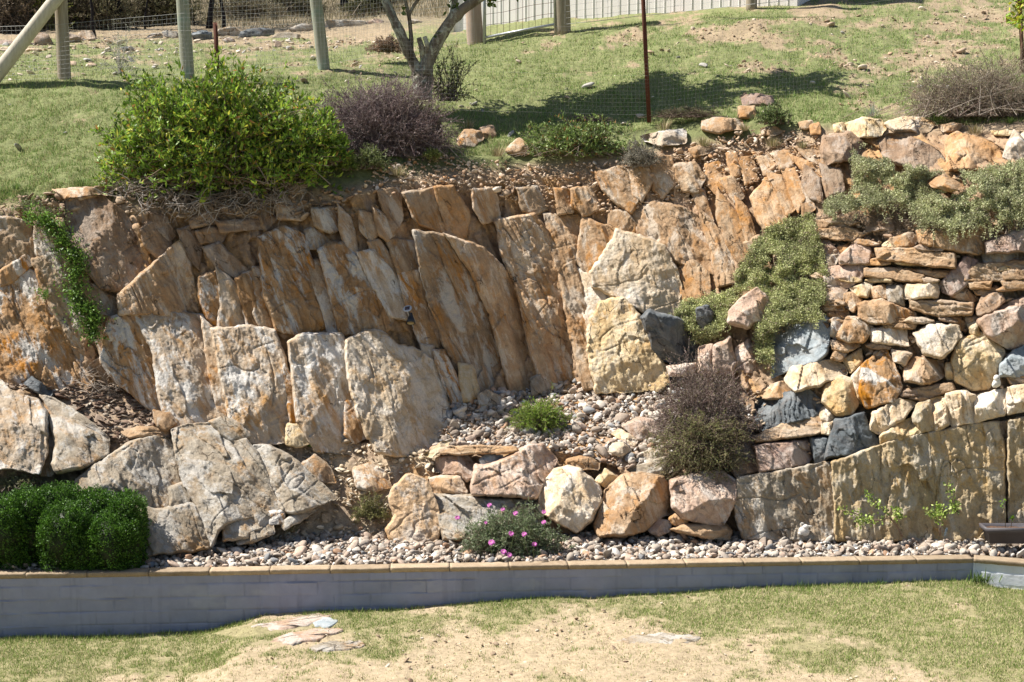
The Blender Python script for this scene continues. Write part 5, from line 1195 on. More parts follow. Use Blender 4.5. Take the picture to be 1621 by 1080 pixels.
shrub('dry_heap', 'low dark tangle of stalks left of the tall rusty post', W(930, 192, 22.6), (.42, .2, .09), 90, 14, .016, .004, [(.16, .13, .10), (.22, .20, .14)], None, [(.16, .12, .10)], 124, tw=.004, mat='matleaf', cat='plant', spread=.5)
# brown shrub before the slab, spilling down over the rounded boulder
shr = shrub('brown_shrub', 'wide brownish twiggy shrub with tiny leaves spilling over the rounded boulder', W(1118, 690, 18.45), (.82, .5, 1.15), 800, 34, .014, .0055, [(.25, .18, .165), (.33, .26, .24), (.16, .11, .10), (.24, .24, .11), (.44, .37, .33)], [4, 3, 3, 1.5, 1.2], [(.17, .12, .10), (.24, .18, .15), (.34, .29, .25)], 125, tw=.004, mat='matleaf', low=.3, nb=5, spread=.32)
shrub('brown_shrub', None, W(1108, 705, 18.05), (.70, .38, .62), 480, 34, .014, .0055, [(.19, .20, .08), (.25, .27, .12), (.28, .23, .14)], None, [(.17, .12, .10)], 126, tw=.004, mat='matleaf', low=.95, thing=shr, shift=(0, -.05, -.12))
shrub('heath_plant', 'small bright green heath plant in the middle of the terrace gravel', S(855, 683) , (.50, .34, .52), 260, 34, .022, .004, [(.18, .30, .04), (.26, .38, .06), (.12, .20, .03), (.34, .42, .09)], None, BRN, 127, tw=.004, cat='plant', low=.05, up=.9, spread=.15)
shrub('olive_plant', 'small olive plant at the left foot of the leaning orange slab', S(590, 822) - np.array([0, .1, 0]), (.30, .2, .36), 130, 26, .018, .005, [(.20, .21, .07), (.26, .26, .10), (.13, .12, .06)], None, BRN, 129, tw=.003, cat='plant')
shrub('olive_plant', 'straggly olive plant above the clipped hedge at the far left', W(30, 772, 17.25), (.38, .22, .20), 110, 22, .018, .005, [(.20, .21, .09), (.28, .27, .14), (.15, .14, .08)], None, BRN, 130, tw=.003, cat='plant', spread=.5)
# creeper with bright leaves down the left of the cliff
def vine(name, label, path, n, ll, lw, cols, seed, wdt=12, off=.22, cat='creeper', mat='leaf', hang=.0, wts=None):
    r = np.random.default_rng(seed); path = np.array(path, float); t = r.random(n) * (len(path) - 1); a = np.minimum(t.astype(int), len(path) - 2); f = (t - a)[:, None]
    q = path[a] * (1 - f) + path[a + 1] * f + r.normal(size=(n, 2)) * wdt * (.6 + .5 * np.sin(t * 5))[:, None]; D = Ds(q[:, 0], q[:, 1]) - off - r.random(n) * .16
    P = W(q[:, 0], q[:, 1], D); root = tag(empty(name, P[np.argmax(P[:, 2])]), label, cat); mb = MB()
    for i in range(0, n, 9):
        j = r.integers(0, n); 
        e = P[i] + (P[j] - P[i]) * min(1, .25 / (np.linalg.norm(P[j] - P[i]) + 1e-6)); Q = P[i] + (e - P[i]) * np.linspace(0, 1, 5)[:, None] + np.cumsum(r.normal(size=(5, 3)) * .012, 0); mb.tube(Q, np.linspace(.004, .002, 5), 3, False, (.14, .12, .06))
    mb.build('stems', M['twig'], root); k = 5   # each point carries a small spray
    LP = np.repeat(P, k, 0) + r.normal(size=(n * k, 3)) * ll * .8; LD = r.normal(size=(n * k, 3)) + np.array([0, -.7, .2]); V, Fc, C_ = leaves(LP, LD, ll * r.lognormal(0, .2, n * k), lw, colvar(n * k, cols, wts, .22, seed), seed=seed)
    obj('foliage', V, Fc, M[mat], root, col=C_); return root
vine('creeper', 'bright green leafy creeper hanging down the left part of the rock face', [(50, 342), (75, 350), (95, 372), (105, 398), (128, 412), (118, 440), (120, 470), (130, 488), (145, 495), (148, 515), (145, 532)], 1250, .042, .012, [(.10, .19, .03), (.15, .27, .045), (.06, .11, .02), (.20, .33, .06)], 131, wdt=11, off=.34)
vine('creeper', 'tiny green sprig left of the hanging leafy creeper', [(65, 458), (72, 470)], 40, .03, .008, [(.10, .19, .03), (.15, .27, .045)], 132, wdt=5, off=.28)
vine('brow_weed', 'green and grey weeds spilling over the brow at the far left', [(10, 330), (40, 322), (60, 330), (95, 345)], 190, .028, .007, [(.14, .20, .06), (.28, .24, .17), (.20, .26, .08)], 133, wdt=9, off=.2, cat='weed')
# dry twigs on the leaf litter
mb = MB(); r = np.random.default_rng(135)
for i in range(34):
    px, py = r.uniform(120, 195), r.uniform(590, 622); p = W(px, py, float(Ds(px, py)) - .1); Q = [p]; d = norm(np.array([r.normal(), -.2, r.random() + .2]))
    for k in range(7): d = norm(d + r.normal(size=3) * .3 + np.array([0, 0, -.12])); Q.append(Q[-1] + d * .05)
    mb.tube(np.array(Q), np.linspace(.005, .0015, 8), 4, False, (.40, .34, .28))
tag(mb.build('dry_twigs', M['twig']), 'curled dry twigs standing at the back of the leaf litter hollow', 'twigs')

# ---------------- creeping grey green ground cover
def cover(name, label, polys, n, cols, seed, thick=.10, ll=.016, lw=.006, off=.10, trail=0, cat='ground cover', wts=None):
    r = np.random.default_rng(seed); A = [abs(sum(p[i][0] * p[(i + 1) % len(p)][1] - p[(i + 1) % len(p)][0] * p[i][1] for i in range(len(p)))) for p in polys]; tot = sum(A)
    q = np.concatenate([sample_poly(rough_poly(p, seed + i, 5, 8), int(n * A[i] / tot), seed + i) for i, p in enumerate(polys)]); q += r.normal(size=q.shape) * 2.5
    if trail:
        t = q[r.choice(len(q), trail)]; k = 14; ln = r.uniform(8, 34, trail)[:, None] * np.linspace(0, 1, k)[None]; tx = np.repeat(t[:, 0], k) + r.normal(size=trail * k) * 1.3; ty = np.repeat(t[:, 1], k) + ln.ravel(); q = np.concatenate([q, np.stack([tx, ty], 1)])
    D = Ds(q[:, 0], q[:, 1]); P = W(q[:, 0], q[:, 1], D); hole = fbm(P[:, 0] * 3.1, P[:, 2] * 3.1, seed + 8, 4, .6) > -.62; q, D, P = q[hole], D[hole], P[hole]
    hgt = off + thick * (.55 + .6 * fbm(P[:, 0] * 3.3, P[:, 2] * 3.3, seed, 3)) + .045 * fbm(P[:, 0] * 9, P[:, 2] * 9, seed + 1, 2)
    P = W(q[:, 0], q[:, 1], D - np.maximum(hgt, .04) + r.random(len(q)) ** 2 * .06)
    root = tag(empty(name, P[np.argmin(P[:, 2])]), label, cat); k = 4; m = len(P)
    LP = np.repeat(P, k, 0) + r.normal(size=(m * k, 3)) * ll * .6; LD = r.normal(size=(m * k, 3)) + np.array([0, -.5, .5])
    c = colvar(m * k, cols, wts, .2, seed); c *= np.clip(1 + .22 * fbm(LP[:, 0] * 4, LP[:, 2] * 4, seed + 5, 3), .6, 1.4)[:, None]
    V, Fc, C_ = leaves(LP, LD, ll * r.lognormal(0, .25, m * k), lw, c, seed=seed, shape='round'); obj('foliage', V, Fc, M['matleaf'], root, col=C_)
    mb = MB()
    for i in range(0, 900):
        p = P[r.integers(0, m)]; Q = [p + np.array([0, .03, 0])]; d = norm(np.array([r.normal(), -.1, r.normal() * .6 - .3]))
        for s_ in range(4): d = norm(d + r.normal(size=3) * .4); Q.append(Q[-1] + d * .035)
        mb.tube(np.array(Q), .0022, 3, False, (.22, .18, .14))
    mb.build('stems', M['twig'], root); return root
cover('creeping_plant', 'yellow green creeping plant filling the gully between the rock face and the stone wall', [[(1240, 350), (1285, 342), (1300, 380), (1303, 430), (1306, 480), (1300, 505), (1240, 508), (1222, 525), (1222, 590), (1205, 575), (1196, 545), (1200, 515), (1215, 500), (1213, 470), (1200, 458), (1195, 450), (1175, 465), (1155, 488), (1140, 520), (1115, 545), (1098, 540), (1100, 520), (1070, 500), (1085, 480), (1125, 468), (1165, 440), (1180, 410), (1205, 375)]],
      22000, [(.37, .395, .18), (.46, .485, .24), (.26, .275, .12), (.54, .55, .30), (.30, .24, .18)], 141, thick=.30, off=.14, ll=.024, lw=.009, trail=60, wts=[4, 4, 3, 2, 1])
cover('creeping_plant', 'grey green creeping plant draped over the top right of the stone wall', [[(1345, 240), (1365, 232), (1385, 240), (1400, 256), (1440, 262), (1475, 276), (1500, 272), (1530, 276), (1560, 268), (1640, 252), (1640, 345), (1600, 345), (1560, 350), (1530, 355), (1500, 362), (1480, 350), (1455, 345), (1440, 320), (1405, 318), (1370, 325), (1325, 340), (1298, 338), (1310, 318), (1350, 305), (1355, 280)]],
      22000, [(.38, .40, .22), (.48, .50, .29), (.26, .275, .14), (.56, .57, .37), (.33, .27, .20)], 143, thick=.26, off=.34, ll=.022, lw=.008, trail=420, wts=[4, 4, 3, 2, 1])
cover('dry_creeper', 'dead grey twiggy patch between the two creeping plants', [[(1285, 345), (1320, 345), (1400, 325), (1440, 325), (1445, 365), (1400, 372), (1370, 352), (1330, 362), (1296, 372)]],
      900, [(.26, .21, .17), (.34, .29, .24)], 145, thick=.08, off=.08)
tuft(1585, 352, .16, 70, [(.16, .26, .04), (.24, .36, .06)], 'bright green tuft hanging at the right end of the grey green creeping plant', up=0, group='grass tufts', seed=44)

# ---------------- clipped hedge
hedge = tag(empty('clipped_hedge', W(100, 898, 16.5)), 'dark glossy green hedge clipped into rounded humps at the left end of the gravel bed', 'hedge')
r = np.random.default_rng(151)
balls = [(8, 850, 48, 72, 16.45), (50, 844, 42, 78, 16.6), (90, 828, 48, 66, 16.85), (104, 858, 42, 66, 16.4), (150, 838, 40, 68, 16.75), (176, 866, 44, 60, 16.4), (203, 840, 28, 66, 16.65), (208, 866, 22, 54, 16.5), (-34, 850, 46, 70, 16.5), (-85, 852, 46, 68, 16.45), (-135, 848, 44, 70, 16.55), (138, 874, 40, 52, 16.42), (40, 815, 36, 34, 16.9)]
LP = []; LD = []; mb = MB()
for i, (px, py, rx, rz, D) in enumerate(balls):
    c = W(px, py, D); s = D / F; rd = np.array([rx * s, .30, rz * s * .93]); n = int(15000 * rx * rz / 2500)
    d = norm(r.normal(size=(n, 3))); d = np.sign(d) * np.abs(d) ** .72; d = norm(d) * (1 + .10 * (np.abs(d) ** 4).sum(1))[:, None] if False else norm(d)
    k = (.97 + .16 * fbm(d[:, 0] * 2.5 + i * 7, d[:, 2] * 2.5 + d[:, 1] * 2, 152, 3) + .05 * fbm(d[:, 0] * 9 + i, d[:, 2] * 9 + d[:, 1] * 5, 153, 2)) * (1 - .22 * r.random(n) ** 1.6)
    sq = 1 / np.maximum((np.abs(d) ** 3.0).sum(1), .3) ** (1 / 3.0) 
    p = c + d * rd * (k * sq)[:, None]; LP.append(p); LD.append(norm(d * rd.mean() / rd + r.normal(size=(n, 3)) * .75 + np.array([0, 0, .5])))
    for j in range(14):
        e = c + norm(r.normal(size=3)) * rd * .8; b = c + np.array([r.normal() * .05, 0, -rd[2]]); mb.tube(b + (e - b) * np.linspace(0, 1, 5)[:, None] + np.cumsum(r.normal(size=(5, 3)) * .012, 0), np.linspace(.010, .003, 5), 4, False, (.13, .10, .07))
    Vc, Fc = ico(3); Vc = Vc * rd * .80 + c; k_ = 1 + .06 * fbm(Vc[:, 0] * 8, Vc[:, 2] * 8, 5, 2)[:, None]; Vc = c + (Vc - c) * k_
    for j in range(260):
        dd_ = norm(r.normal(size=3) + np.array([0, -.3, .6])); p0_ = c + dd_ * rd * .98; L_ = r.uniform(.03, .09); p1_ = p0_ + norm(dd_ + r.normal(size=3) * .5 + [0, 0, .5]) * L_; mb.tube([p0_, (p0_ + p1_) / 2, p1_], .0018, 3, False, (.10, .16, .04)); LP.append(p0_ + (p1_ - p0_) * r.random((9, 1)) + r.normal(size=(9, 3)) * .004); LD.append(norm(r.normal(size=(9, 3)) + [0, 0, .6]))
    mb2 = obj('dark_core', Vc, Fc, M['leaf'], hedge, col=np.tile((.03, .045, .015), (len(Vc), 1)))  # solid core added against see-through, coloured dark like the hedge's shaded inside
LP = np.concatenate(LP); LD = np.concatenate(LD); n = len(LP)
c = colvar(n, [(.05, .12, .015), (.085, .19, .022), (.13, .27, .032), (.03, .07, .010)], [4, 4, 1.6, 3], .2, 154)
V, Fc, C_ = leaves(LP, LD, .021 * r.lognormal(0, .2, n), .0075, c, seed=155, shape='round'); obj('foliage', V, Fc, M['leaf'], hedge, col=C_); mb.build('stems', M['twig'], hedge)

# ---------------- pink flowering plant
fp = shrub('flowering_plant', 'spreading grey green plant dotted with bright pink daisy like flowers in the gravel', S(808, 877), (.68, .36, .66), 420, 34, .030, .0045, [(.17, .23, .11), (.24, .31, .16), (.33, .38, .25), (.11, .15, .07)], None, [(.16, .12, .09)], 161, tw=.004, cat='plant', spread=.4, low=0)
r = np.random.default_rng(162); M['petal'] = vcol_mat('pink petals', .6, .3, .2)
for px, py, sz in [(724, 820, .035), (775, 800, .033), (796, 807, .03), (769, 828, .024), (816, 813, .035), (861, 811, .034), (861, 827, .034), (809, 845, .04), (830, 846, .036), (846, 862, .036), (778, 859, .046), (797, 874, .042), (806, 879, .040)]:
    c = W(px, py, 16.55 if py > 830 else 16.8); ax = norm(np.array([r.normal() * .25, -.75, .8])); u = norm(np.cross(ax, [1, 0, 0])); v = np.cross(ax, u); V = []; F_ = []; C2 = []
    for ring, (n_, rl) in enumerate([(22, 1.0), (16, .7)]):
        for i in range(n_):
            a = 2 * math.pi * i / n_ + ring * .2; d = math.cos(a) * u + math.sin(a) * v; t = np.cross(ax, d); L = sz * rl * r.uniform(.85, 1.1); w = sz * .13; k = len(V); o_ = c + ax * .006 * ring
            V += [o_ + d * sz * .12, o_ + d * L * .6 + t * w + ax * .008, o_ + d * L + ax * .003 * (1 + ring * 3), o_ + d * L * .6 - t * w + ax * .008]; F_ += [[k, k + 1, k + 2, k + 3]]; C2 += [np.array([.72, .22, .60]) * r.uniform(.8, 1.15)] * 4
    fl = obj('flower', np.array(V), np.array(F_), M['petal'], fp, col=np.clip(np.array(C2), 0, .95))
    mb = MB(); lathe(mb, [(0.0001, .010), (sz * .16, .009), (sz * .20, .002), (0.0001, -.004)], c, 10, rot=np.stack([u, v, ax], 1), col=(.75, .62, .35)); mb.tube(np.array([c, c + np.array([r.normal() * .02, .05, -.08]), c + np.array([0, .1, -.2])]), .0025, 4, False, (.15, .2, .08)); 
    ce = mb.build('flower_centre', M['petal'], fp)
# ---------------- young roses
def rose(label, base, branches, seed, cat='sapling'):
    r = np.random.default_rng(seed); root = tag(empty('sapling', base), label, cat); mb = MB(); LP = []; LD = []
    for pts, rad in branches:
        Q = np.array([W(x, y, D) for x, y, D in pts]); t = np.linspace(0, 1, 10) * (len(Q) - 1); a = np.minimum(t.astype(int), len(Q) - 2); f = (t - a)[:, None]; Qs = Q[a] * (1 - f) + Q[a + 1] * f + r.normal(size=(10, 3)) * .004
        mb.tube(Qs, np.linspace(rad, rad * .4, 10), 6, True, (.24, .17, .12)); 
        for k in range(3, 10):
            for j in range(12): LP.append(Qs[k] + r.normal(size=3) * .028); LD.append(norm(r.normal(size=3) + np.array([-.2, -.4, .3])))
    mb.build('stem', M['twig'], root); n = len(LP); V, Fc, C_ = leaves(np.array(LP), np.array(LD), .042 * r.lognormal(0, .2, n), .015, colvar(n, [(.28, .40, .07), (.40, .52, .12), (.48, .54, .20), (.13, .19, .05)], None, .2, seed), seed=seed, shape='round'); obj('foliage', V, Fc, M['leaf'], root, col=C_)
rose('small leafy rose bush leaning left before the cut ledge', W(1428, 848, 17.5), [([(1428, 850, 17.5), (1420, 832, 17.45), (1408, 820, 17.4), (1385, 826, 17.3), (1362, 816, 17.25), (1345, 810, 17.2), (1333, 808, 17.2)], .011), ([(1420, 832, 17.45), (1400, 808, 17.4), (1385, 795, 17.35), (1372, 784, 17.3)], .008), ([(1420, 832, 17.45), (1424, 815, 17.45), (1420, 805, 17.4)], .006), ([(1385, 826, 17.3), (1372, 822, 17.2), (1358, 830, 17.2)], .004)], 171)
rose('taller sparse rose sapling before the cut ledge with a small plant tag', W(1488, 846, 17.5), [([(1488, 848, 17.5), (1492, 822, 17.5), (1505, 808, 17.45), (1508, 785, 17.45), (1502, 768, 17.4)], .008), ([(1488, 848, 17.5), (1484, 825, 17.45), (1478, 812, 17.4), (1470, 810, 17.4)], .007), ([(1490, 824, 17.5), (1488, 800, 17.45)], .005), ([(1505, 808, 17.45), (1515, 800, 17.4)], .004)], 173)
mb = MB(); c = W(1497, 846, 17.35); mb.box(c + np.array([0, 0, .03]), (.012, .0015, .055), rotm('Y', .25), (.35, .42, .46)); tag(mb.build('plant_tag', M['petal']), 'small pale blue plant tag stuck in the gravel by the sapling', 'plant tag')
# ---------------- planter box
def simple(name, col, rough=.5, spec=.4, metal=0, bst=.2, sc=40, var=(.85, 1.1)):
    m, N, L, B = newmat(name, rough, spec); tc = N.new('ShaderNodeTexCoord').outputs['Object']; n = noise(N, L, tc, sc, 6, .7)
    L.new(mix(N, L, 1.0, tuple(col), ramp(N, L, n, [(.3, var[0]), (.7, var[1])]), 'MULTIPLY'), B.inputs['Base Color']); B.inputs['Metallic'].default_value = metal
    bump(N, L, n, B, bst, .004); return m
M['plastic'] = simple('charcoal planter plastic', (.085, .078, .085), .55); M['soil'] = simple('potting soil', (.10, .06, .04), .95, .1, 0, .8, 30, (.5, 1.5)); M['white'] = simple('white ceramic', (.66, .63, .58), .5, .4, 0, .3, 30); M['black'] = simple('black plastic', (.018, .022, .03), .35, .5); M['silver'] = simple('silver plastic', (.42, .44, .48), .35, .5); M['panel'] = simple('solar cell', (.05, .035, .05), .25, .6); M['lens'] = simple('lamp lens', (.42, .34, .18), .2, .6)
pc = W(1602, 858, 17.15); root = tag(empty('planter_box', pc), 'dark grey planter box with a seedling at the right end of the gravel', 'planter')
def rect_loft(secs):
    V = []; 
    for hx, hy, z in secs: V += [[-hx, -hy, z], [hx, -hy, z], [hx, hy, z], [-hx, hy, z]]
    F_ = []
    for k in range(len(secs) - 1):
        for i in range(4): j = (i + 1) % 4; F_.append([k * 4 + i, k * 4 + j, k * 4 + 4 + j, k * 4 + 4 + i])
    F_ += [[3, 2, 1, 0]]; return np.array(V, float), np.array(F_)
V, F_ = rect_loft([(.30, .09, 0), (.33, .105, .135), (.345, .118, .14), (.37, .13, .16), (.372, .132, .205), (.350, .115, .207), (.335, .10, .15), (.33, .10, .145)])
obj('box', V + pc, F_, M['plastic'], root)
gx, gy_ = np.meshgrid(np.linspace(-.335, .335, 60), np.linspace(-.1, .1, 18)); gz = .172 + fbm(gx * 14, gy_ * 14, 8, 4) * .012; obj('soil', np.stack([gx, gy_, gz], -1).reshape(-1, 3) + pc, grid_faces(18, 60), M['soil'], root)
mb = MB(); mb.tube(np.array([pc + [-.02, 0, .17], pc + [-.015, 0, .24], pc + [-.005, 0, .30]]), .004, 5, True, (.14, .10, .06)); mb.tube(np.array([pc + [-.09, 0, .17], pc + [-.085, .01, .35], pc + [-.12, .02, .52]]), .004, 5, True, (.16, .13, .07)); sd = tag(empty('seedling', pc + [-.01, 0, .17]), 'tiny bright green seedling growing in the planter box', 'plant'); mb.build('stem', M['twig'], sd)
r = np.random.default_rng(5); LP = np.concatenate([np.tile(pc + [-.005, 0, .30], (16, 1)), np.tile(pc + [-.12, .02, .50], (8, 1)) + r.normal(size=(8, 3)) * [.01, .01, .05]]); V, Fc, C_ = leaves(LP, r.normal(size=(24, 3)) + [0, -.3, .6], .045, .012, colvar(24, [(.25, .42, .04), (.18, .32, .05)], None, .15, 3), seed=3); obj('foliage', V, Fc, M['leaf'], sd, col=C_)
# ---------------- white ornaments
def blob(parts, seed=0, res=3):
    mb = MB(); V0, F0 = ico(res)
    for c, rr, rot in parts: V = V0 * np.array(rr); V = V @ (rotm('Y', rot).T); mb.add(V + np.array(c), f3=F0)
    return mb
p0 = W(1272, 848, 17.55); rt = tag(empty('ornament', p0), 'small white bird shaped ornament with a pointed beak sitting on the gravel', 'ornament')
blob([((0, 0, .055), (.075, .055, .062), .35), ((.018, -.005, .105), (.045, .040, .038), 0), ((-.045, 0, .03), (.05, .045, .035), 0)]).build('body', M['white'], rt, smooth=True).location = (0, 0, 0)
for o in rt.children:
    for v in o.data.vertices: v.co += Vector(p0) - Vector(rt.location) + (Vector(p0) if False else Vector((0, 0, 0)))
def child_at(root, mb, name, mat, base):     # parts modelled about the origin, moved to their place
    V = np.concatenate(mb.v) + np.array(base); return obj(name, V, mb.faces(), mat, root, col=np.concatenate(mb.c) if mb.c else None, smooth=True)
for o in list(rt.children): bpy.data.objects.remove(o)
child_at(rt, blob([((0, 0, .055), (.075, .055, .062), .35), ((.018, -.005, .112), (.045, .040, .036), 0), ((-.045, 0, .03), (.05, .045, .035), 0)]), 'body', M['white'], p0)
mb = MB(); lathe(mb, [(.016, 0), (.012, .02), (.006, .045), (.0001, .055)], (0, 0, 0), 12, rot=rotm('Y', R(85)) ); child_at(rt, mb, 'beak', M['white'], p0 + [.055, -.01, .120])
a = np.linspace(0, 2 * math.pi, 17); mb = MB(); mb.tube(np.stack([np.cos(a) * .018, 0 * a, np.sin(a) * .014], 1), .008, 8, False); child_at(rt, mb, 'crest', M['white'], p0 + [-.022, -.01, .150])
p0 = W(1577, 613, 18.0 - .38) ; p0 = W(1577, 613, float(Ds(1577, 613)) - .34); rt = tag(empty('ornament', p0), 'tiny grey white hooded figurine standing on the ledge under the pale bluestone block', 'ornament')
child_at(rt, blob([((0, 0, .05), (.048, .04, .055), 0), ((0, -.004, .115), (.040, .038, .045), 0), ((.02, -.01, .07), (.03, .03, .06), -.3), ((-.03, -.01, .035), (.028, .03, .04), .3)]), 'body', M['white'], p0)
child_at(rt, blob([((.006, -.038, .118), (.008, .006, .008), 0)], res=2), 'eye', M['black'], p0)
# ---------------- solar spot lamp
p0 = W(648, 512, float(Ds(648, 512)) - .36); rt = tag(empty('solar_lamp', p0), 'small black solar spot lamp with a round silver panel on the rock face', 'garden lamp')
mb = MB(); lathe(mb, [(.0001, .16), (.020, .155), (.028, .12), (.060, .035), (.066, .0), (.060, .0), (.050, .014), (.0001, .016)], (0, 0, 0), 28, rot=rotm('X', R(-28))); child_at(rt, mb, 'lamp_head', M['black'], p0 + [.02, 0, .0])
mb = MB(); lathe(mb, [(.0001, .012), (.052, .012), (.052, .008)], (0, 0, 0), 24, rot=rotm('X', R(-28))); child_at(rt, mb, 'lens', M['lens'], p0 + [.02, -.003, -.006])
mb = MB(); mb.tube(np.array([[0, 0, 0], [-.012, .01, .05], [-.02, 0, .085]]), .010, 8); child_at(rt, mb, 'bracket', M['black'], p0 + [.01, -.03, .115])
mb = MB(); lathe(mb, [(.0001, -.014), (.030, -.012), (.062, .0), (.064, .008), (.056, .010), (.0001, .010)], (0, 0, 0), 28, rot=rotm('X', R(38)) @ rotm('Y', R(-12))); child_at(rt, mb, 'panel_ring', M['silver'], p0 + [-.022, -.02, .205])
mb = MB(); mb.box((0, 0, .0135), (.033, .033, .0015), rotm('X', 0)); mb.v = [v @ (rotm('X', R(38)) @ rotm('Y', R(-12))).T for v in mb.v]; o = child_at(rt, mb, 'solar_panel', M['panel'], p0 + [-.022, -.02, .205])
# ================================================================ FENCES, TREE, SHED, FAR BUSH
def wood_mat(name, c1, c2, c3=None):
    m, N, L, B = newmat(name, .9, .15); tc = N.new('ShaderNodeTexCoord').outputs['Object']; mp = N.new('ShaderNodeMapping'); mp.inputs['Scale'].default_value = (1, 1, .08); L.new(tc, mp.inputs['Vector'])
    g = noise(N, L, mp.outputs[0], 26, 8, .7); b = noise(N, L, tc, 2.5, 5, .6); c = mix(N, L, ramp(N, L, g, [(.3, 0.), (.7, 1.)]), c1, c2)
    if c3: c = mix(N, L, ramp(N, L, b, [(.5, 0.), (.65, .8)]), c, c3)
    L.new(c, B.inputs['Base Color']); bump(N, L, g, B, .5, .01); return m
M['post'] = wood_mat('weathered round timber', (.22, .18, .13), (.40, .35, .27)); M['postg'] = wood_mat('green treated timber', (.22, .22, .17), (.40, .40, .32), (.24, .32, .27)); M['postp'] = wood_mat('pinkish timber', (.34, .25, .20), (.44, .35, .28)); M['pole'] = wood_mat('pale peeled pole', (.42, .37, .29), (.62, .57, .48))
M['rustm'] = simple('rusty steel', (.115, .045, .028), .8, .2, .2, .5, 60, (.6, 1.4)); M['galv'] = simple('galvanised steel', (.42, .44, .47), .45, .5, .6, .1); M['wire'] = simple('fence wire', (.38, .38, .36), .5, .4, .5, 0)
M['bark'] = rock_mat('lichened bark', [(.10, .08, .06), (.22, .19, .155), (.34, .31, .26)], (.08, .06, .045), .7, 10, (.52, .54, .46), .85, stretch=.2); M['darkbark'] = simple('charred bark', (.020, .018, .020), .95, .1, 0, .8, 14, (.5, 1.8)); M['greybark'] = simple('grey bark', (.13, .11, .095), .95, .1, 0, .8, 14, (.6, 1.5))
def post(label, px, py, toppx, D, rad, mat, topz=2.6, group='round timber posts of the back fence', name='fence_post'):
    b = W(px, py, D); t = W(toppx, 0, D); k = (b[2] + topz - b[2]) / (t[2] - b[2]); top_ = b + (t - b) * k; m = 14; tt = np.linspace(-.12, 1, m)[:, None]; P = b + (top_ - b) * tt
    r = np.random.default_rng(int(px)); P = P if py > 30 else b + np.array([0, 0, topz]) * tt; P[:, :2] += np.cumsum(r.normal(size=(m, 2)) * .003, 0); mb = MB(); mb.tube(P, rad * (1 - .07 * np.linspace(0, 1, m)) * (1 + r.normal(size=m) * .012), 18, True)
    return tag(obj(name, np.concatenate(mb.v), mb.faces(), M[mat], loc=b, smooth=True), label, 'post', group), b, top_
_, s1, s1t = post('brown strainer post at the left with a pale brace pole leaning on it', 102, 136, 96, 25.2, .115, 'post', 2.3)
_, s2, _ = post('tall greenish post rising behind the left of the big green bush', 297, 116, 289, 25.6, .118, 'postg')
_, s3, _ = post('green stained post standing on the open lawn left of the tree', 512, 101, 501, 26.6, .115, 'postg')
_, s4, _ = post('short pinkish post seen behind the right fork of the tree', 752, 63, 748, 29.2, .17, 'postp')
_, s5, _ = post('thick dark post at the right side of the gate', 890, 40, 889, 28.6, .17, 'post')
_, s6, _ = post('dark post at the right end of the white shed wall', 1190, 2, 1188, 28.4, .11, 'post')
mb = MB(); a = W(-30, 150, 24.8); b = W(97, -12, 25.0); P = a + (b - a) * np.linspace(-.1, 1.02, 10)[:, None]; mb.tube(P, np.linspace(.135, .11, 10), 16); tag(mb.build('brace_pole', M['pole'], smooth=True), 'pale peeled pole sloping up against the strainer post at the left', 'brace')
# star pickets
def picket(label, px, py, tpx, tpy, D, h):
    b = W(px, py, D); t = W(tpx, tpy, D); d = norm(t - b); L = h if h else np.linalg.norm(t - b); mb = MB()
    for a in (90, 210, 330):
        u = np.array([math.cos(R(a)), math.sin(R(a)), 0]); n = np.array([-u[1], u[0], 0]); w = .036; th = .0035
        P = []
        for s in (-.1, L): 
            for q_ in (u * 0 - n * th, u * w - n * th, u * w + n * th, u * 0 + n * th): P.append(b + d * s + q_)
        mb.add(P, f4=[[0, 1, 5, 4], [1, 2, 6, 5], [2, 3, 7, 6], [0, 3, 2, 1], [4, 5, 6, 7]])
    o = tag(mb.build('star_picket', M['rustm'], loc=b), label, 'post', 'rusty steel pickets of the front fence'); return b
k1 = picket('short rusty steel picket rising out of the big green bush', 347, 150, 341, 36, 22.0, None)
k2 = picket('tall rusty steel picket on the lawn right of centre', 1027, 184, 1017, -20, 22.3, 2.1)
k3 = picket('rusty brown stake beside the young tree at the right edge', 1619, 104, 1612, -20, 23.2, 1.8)
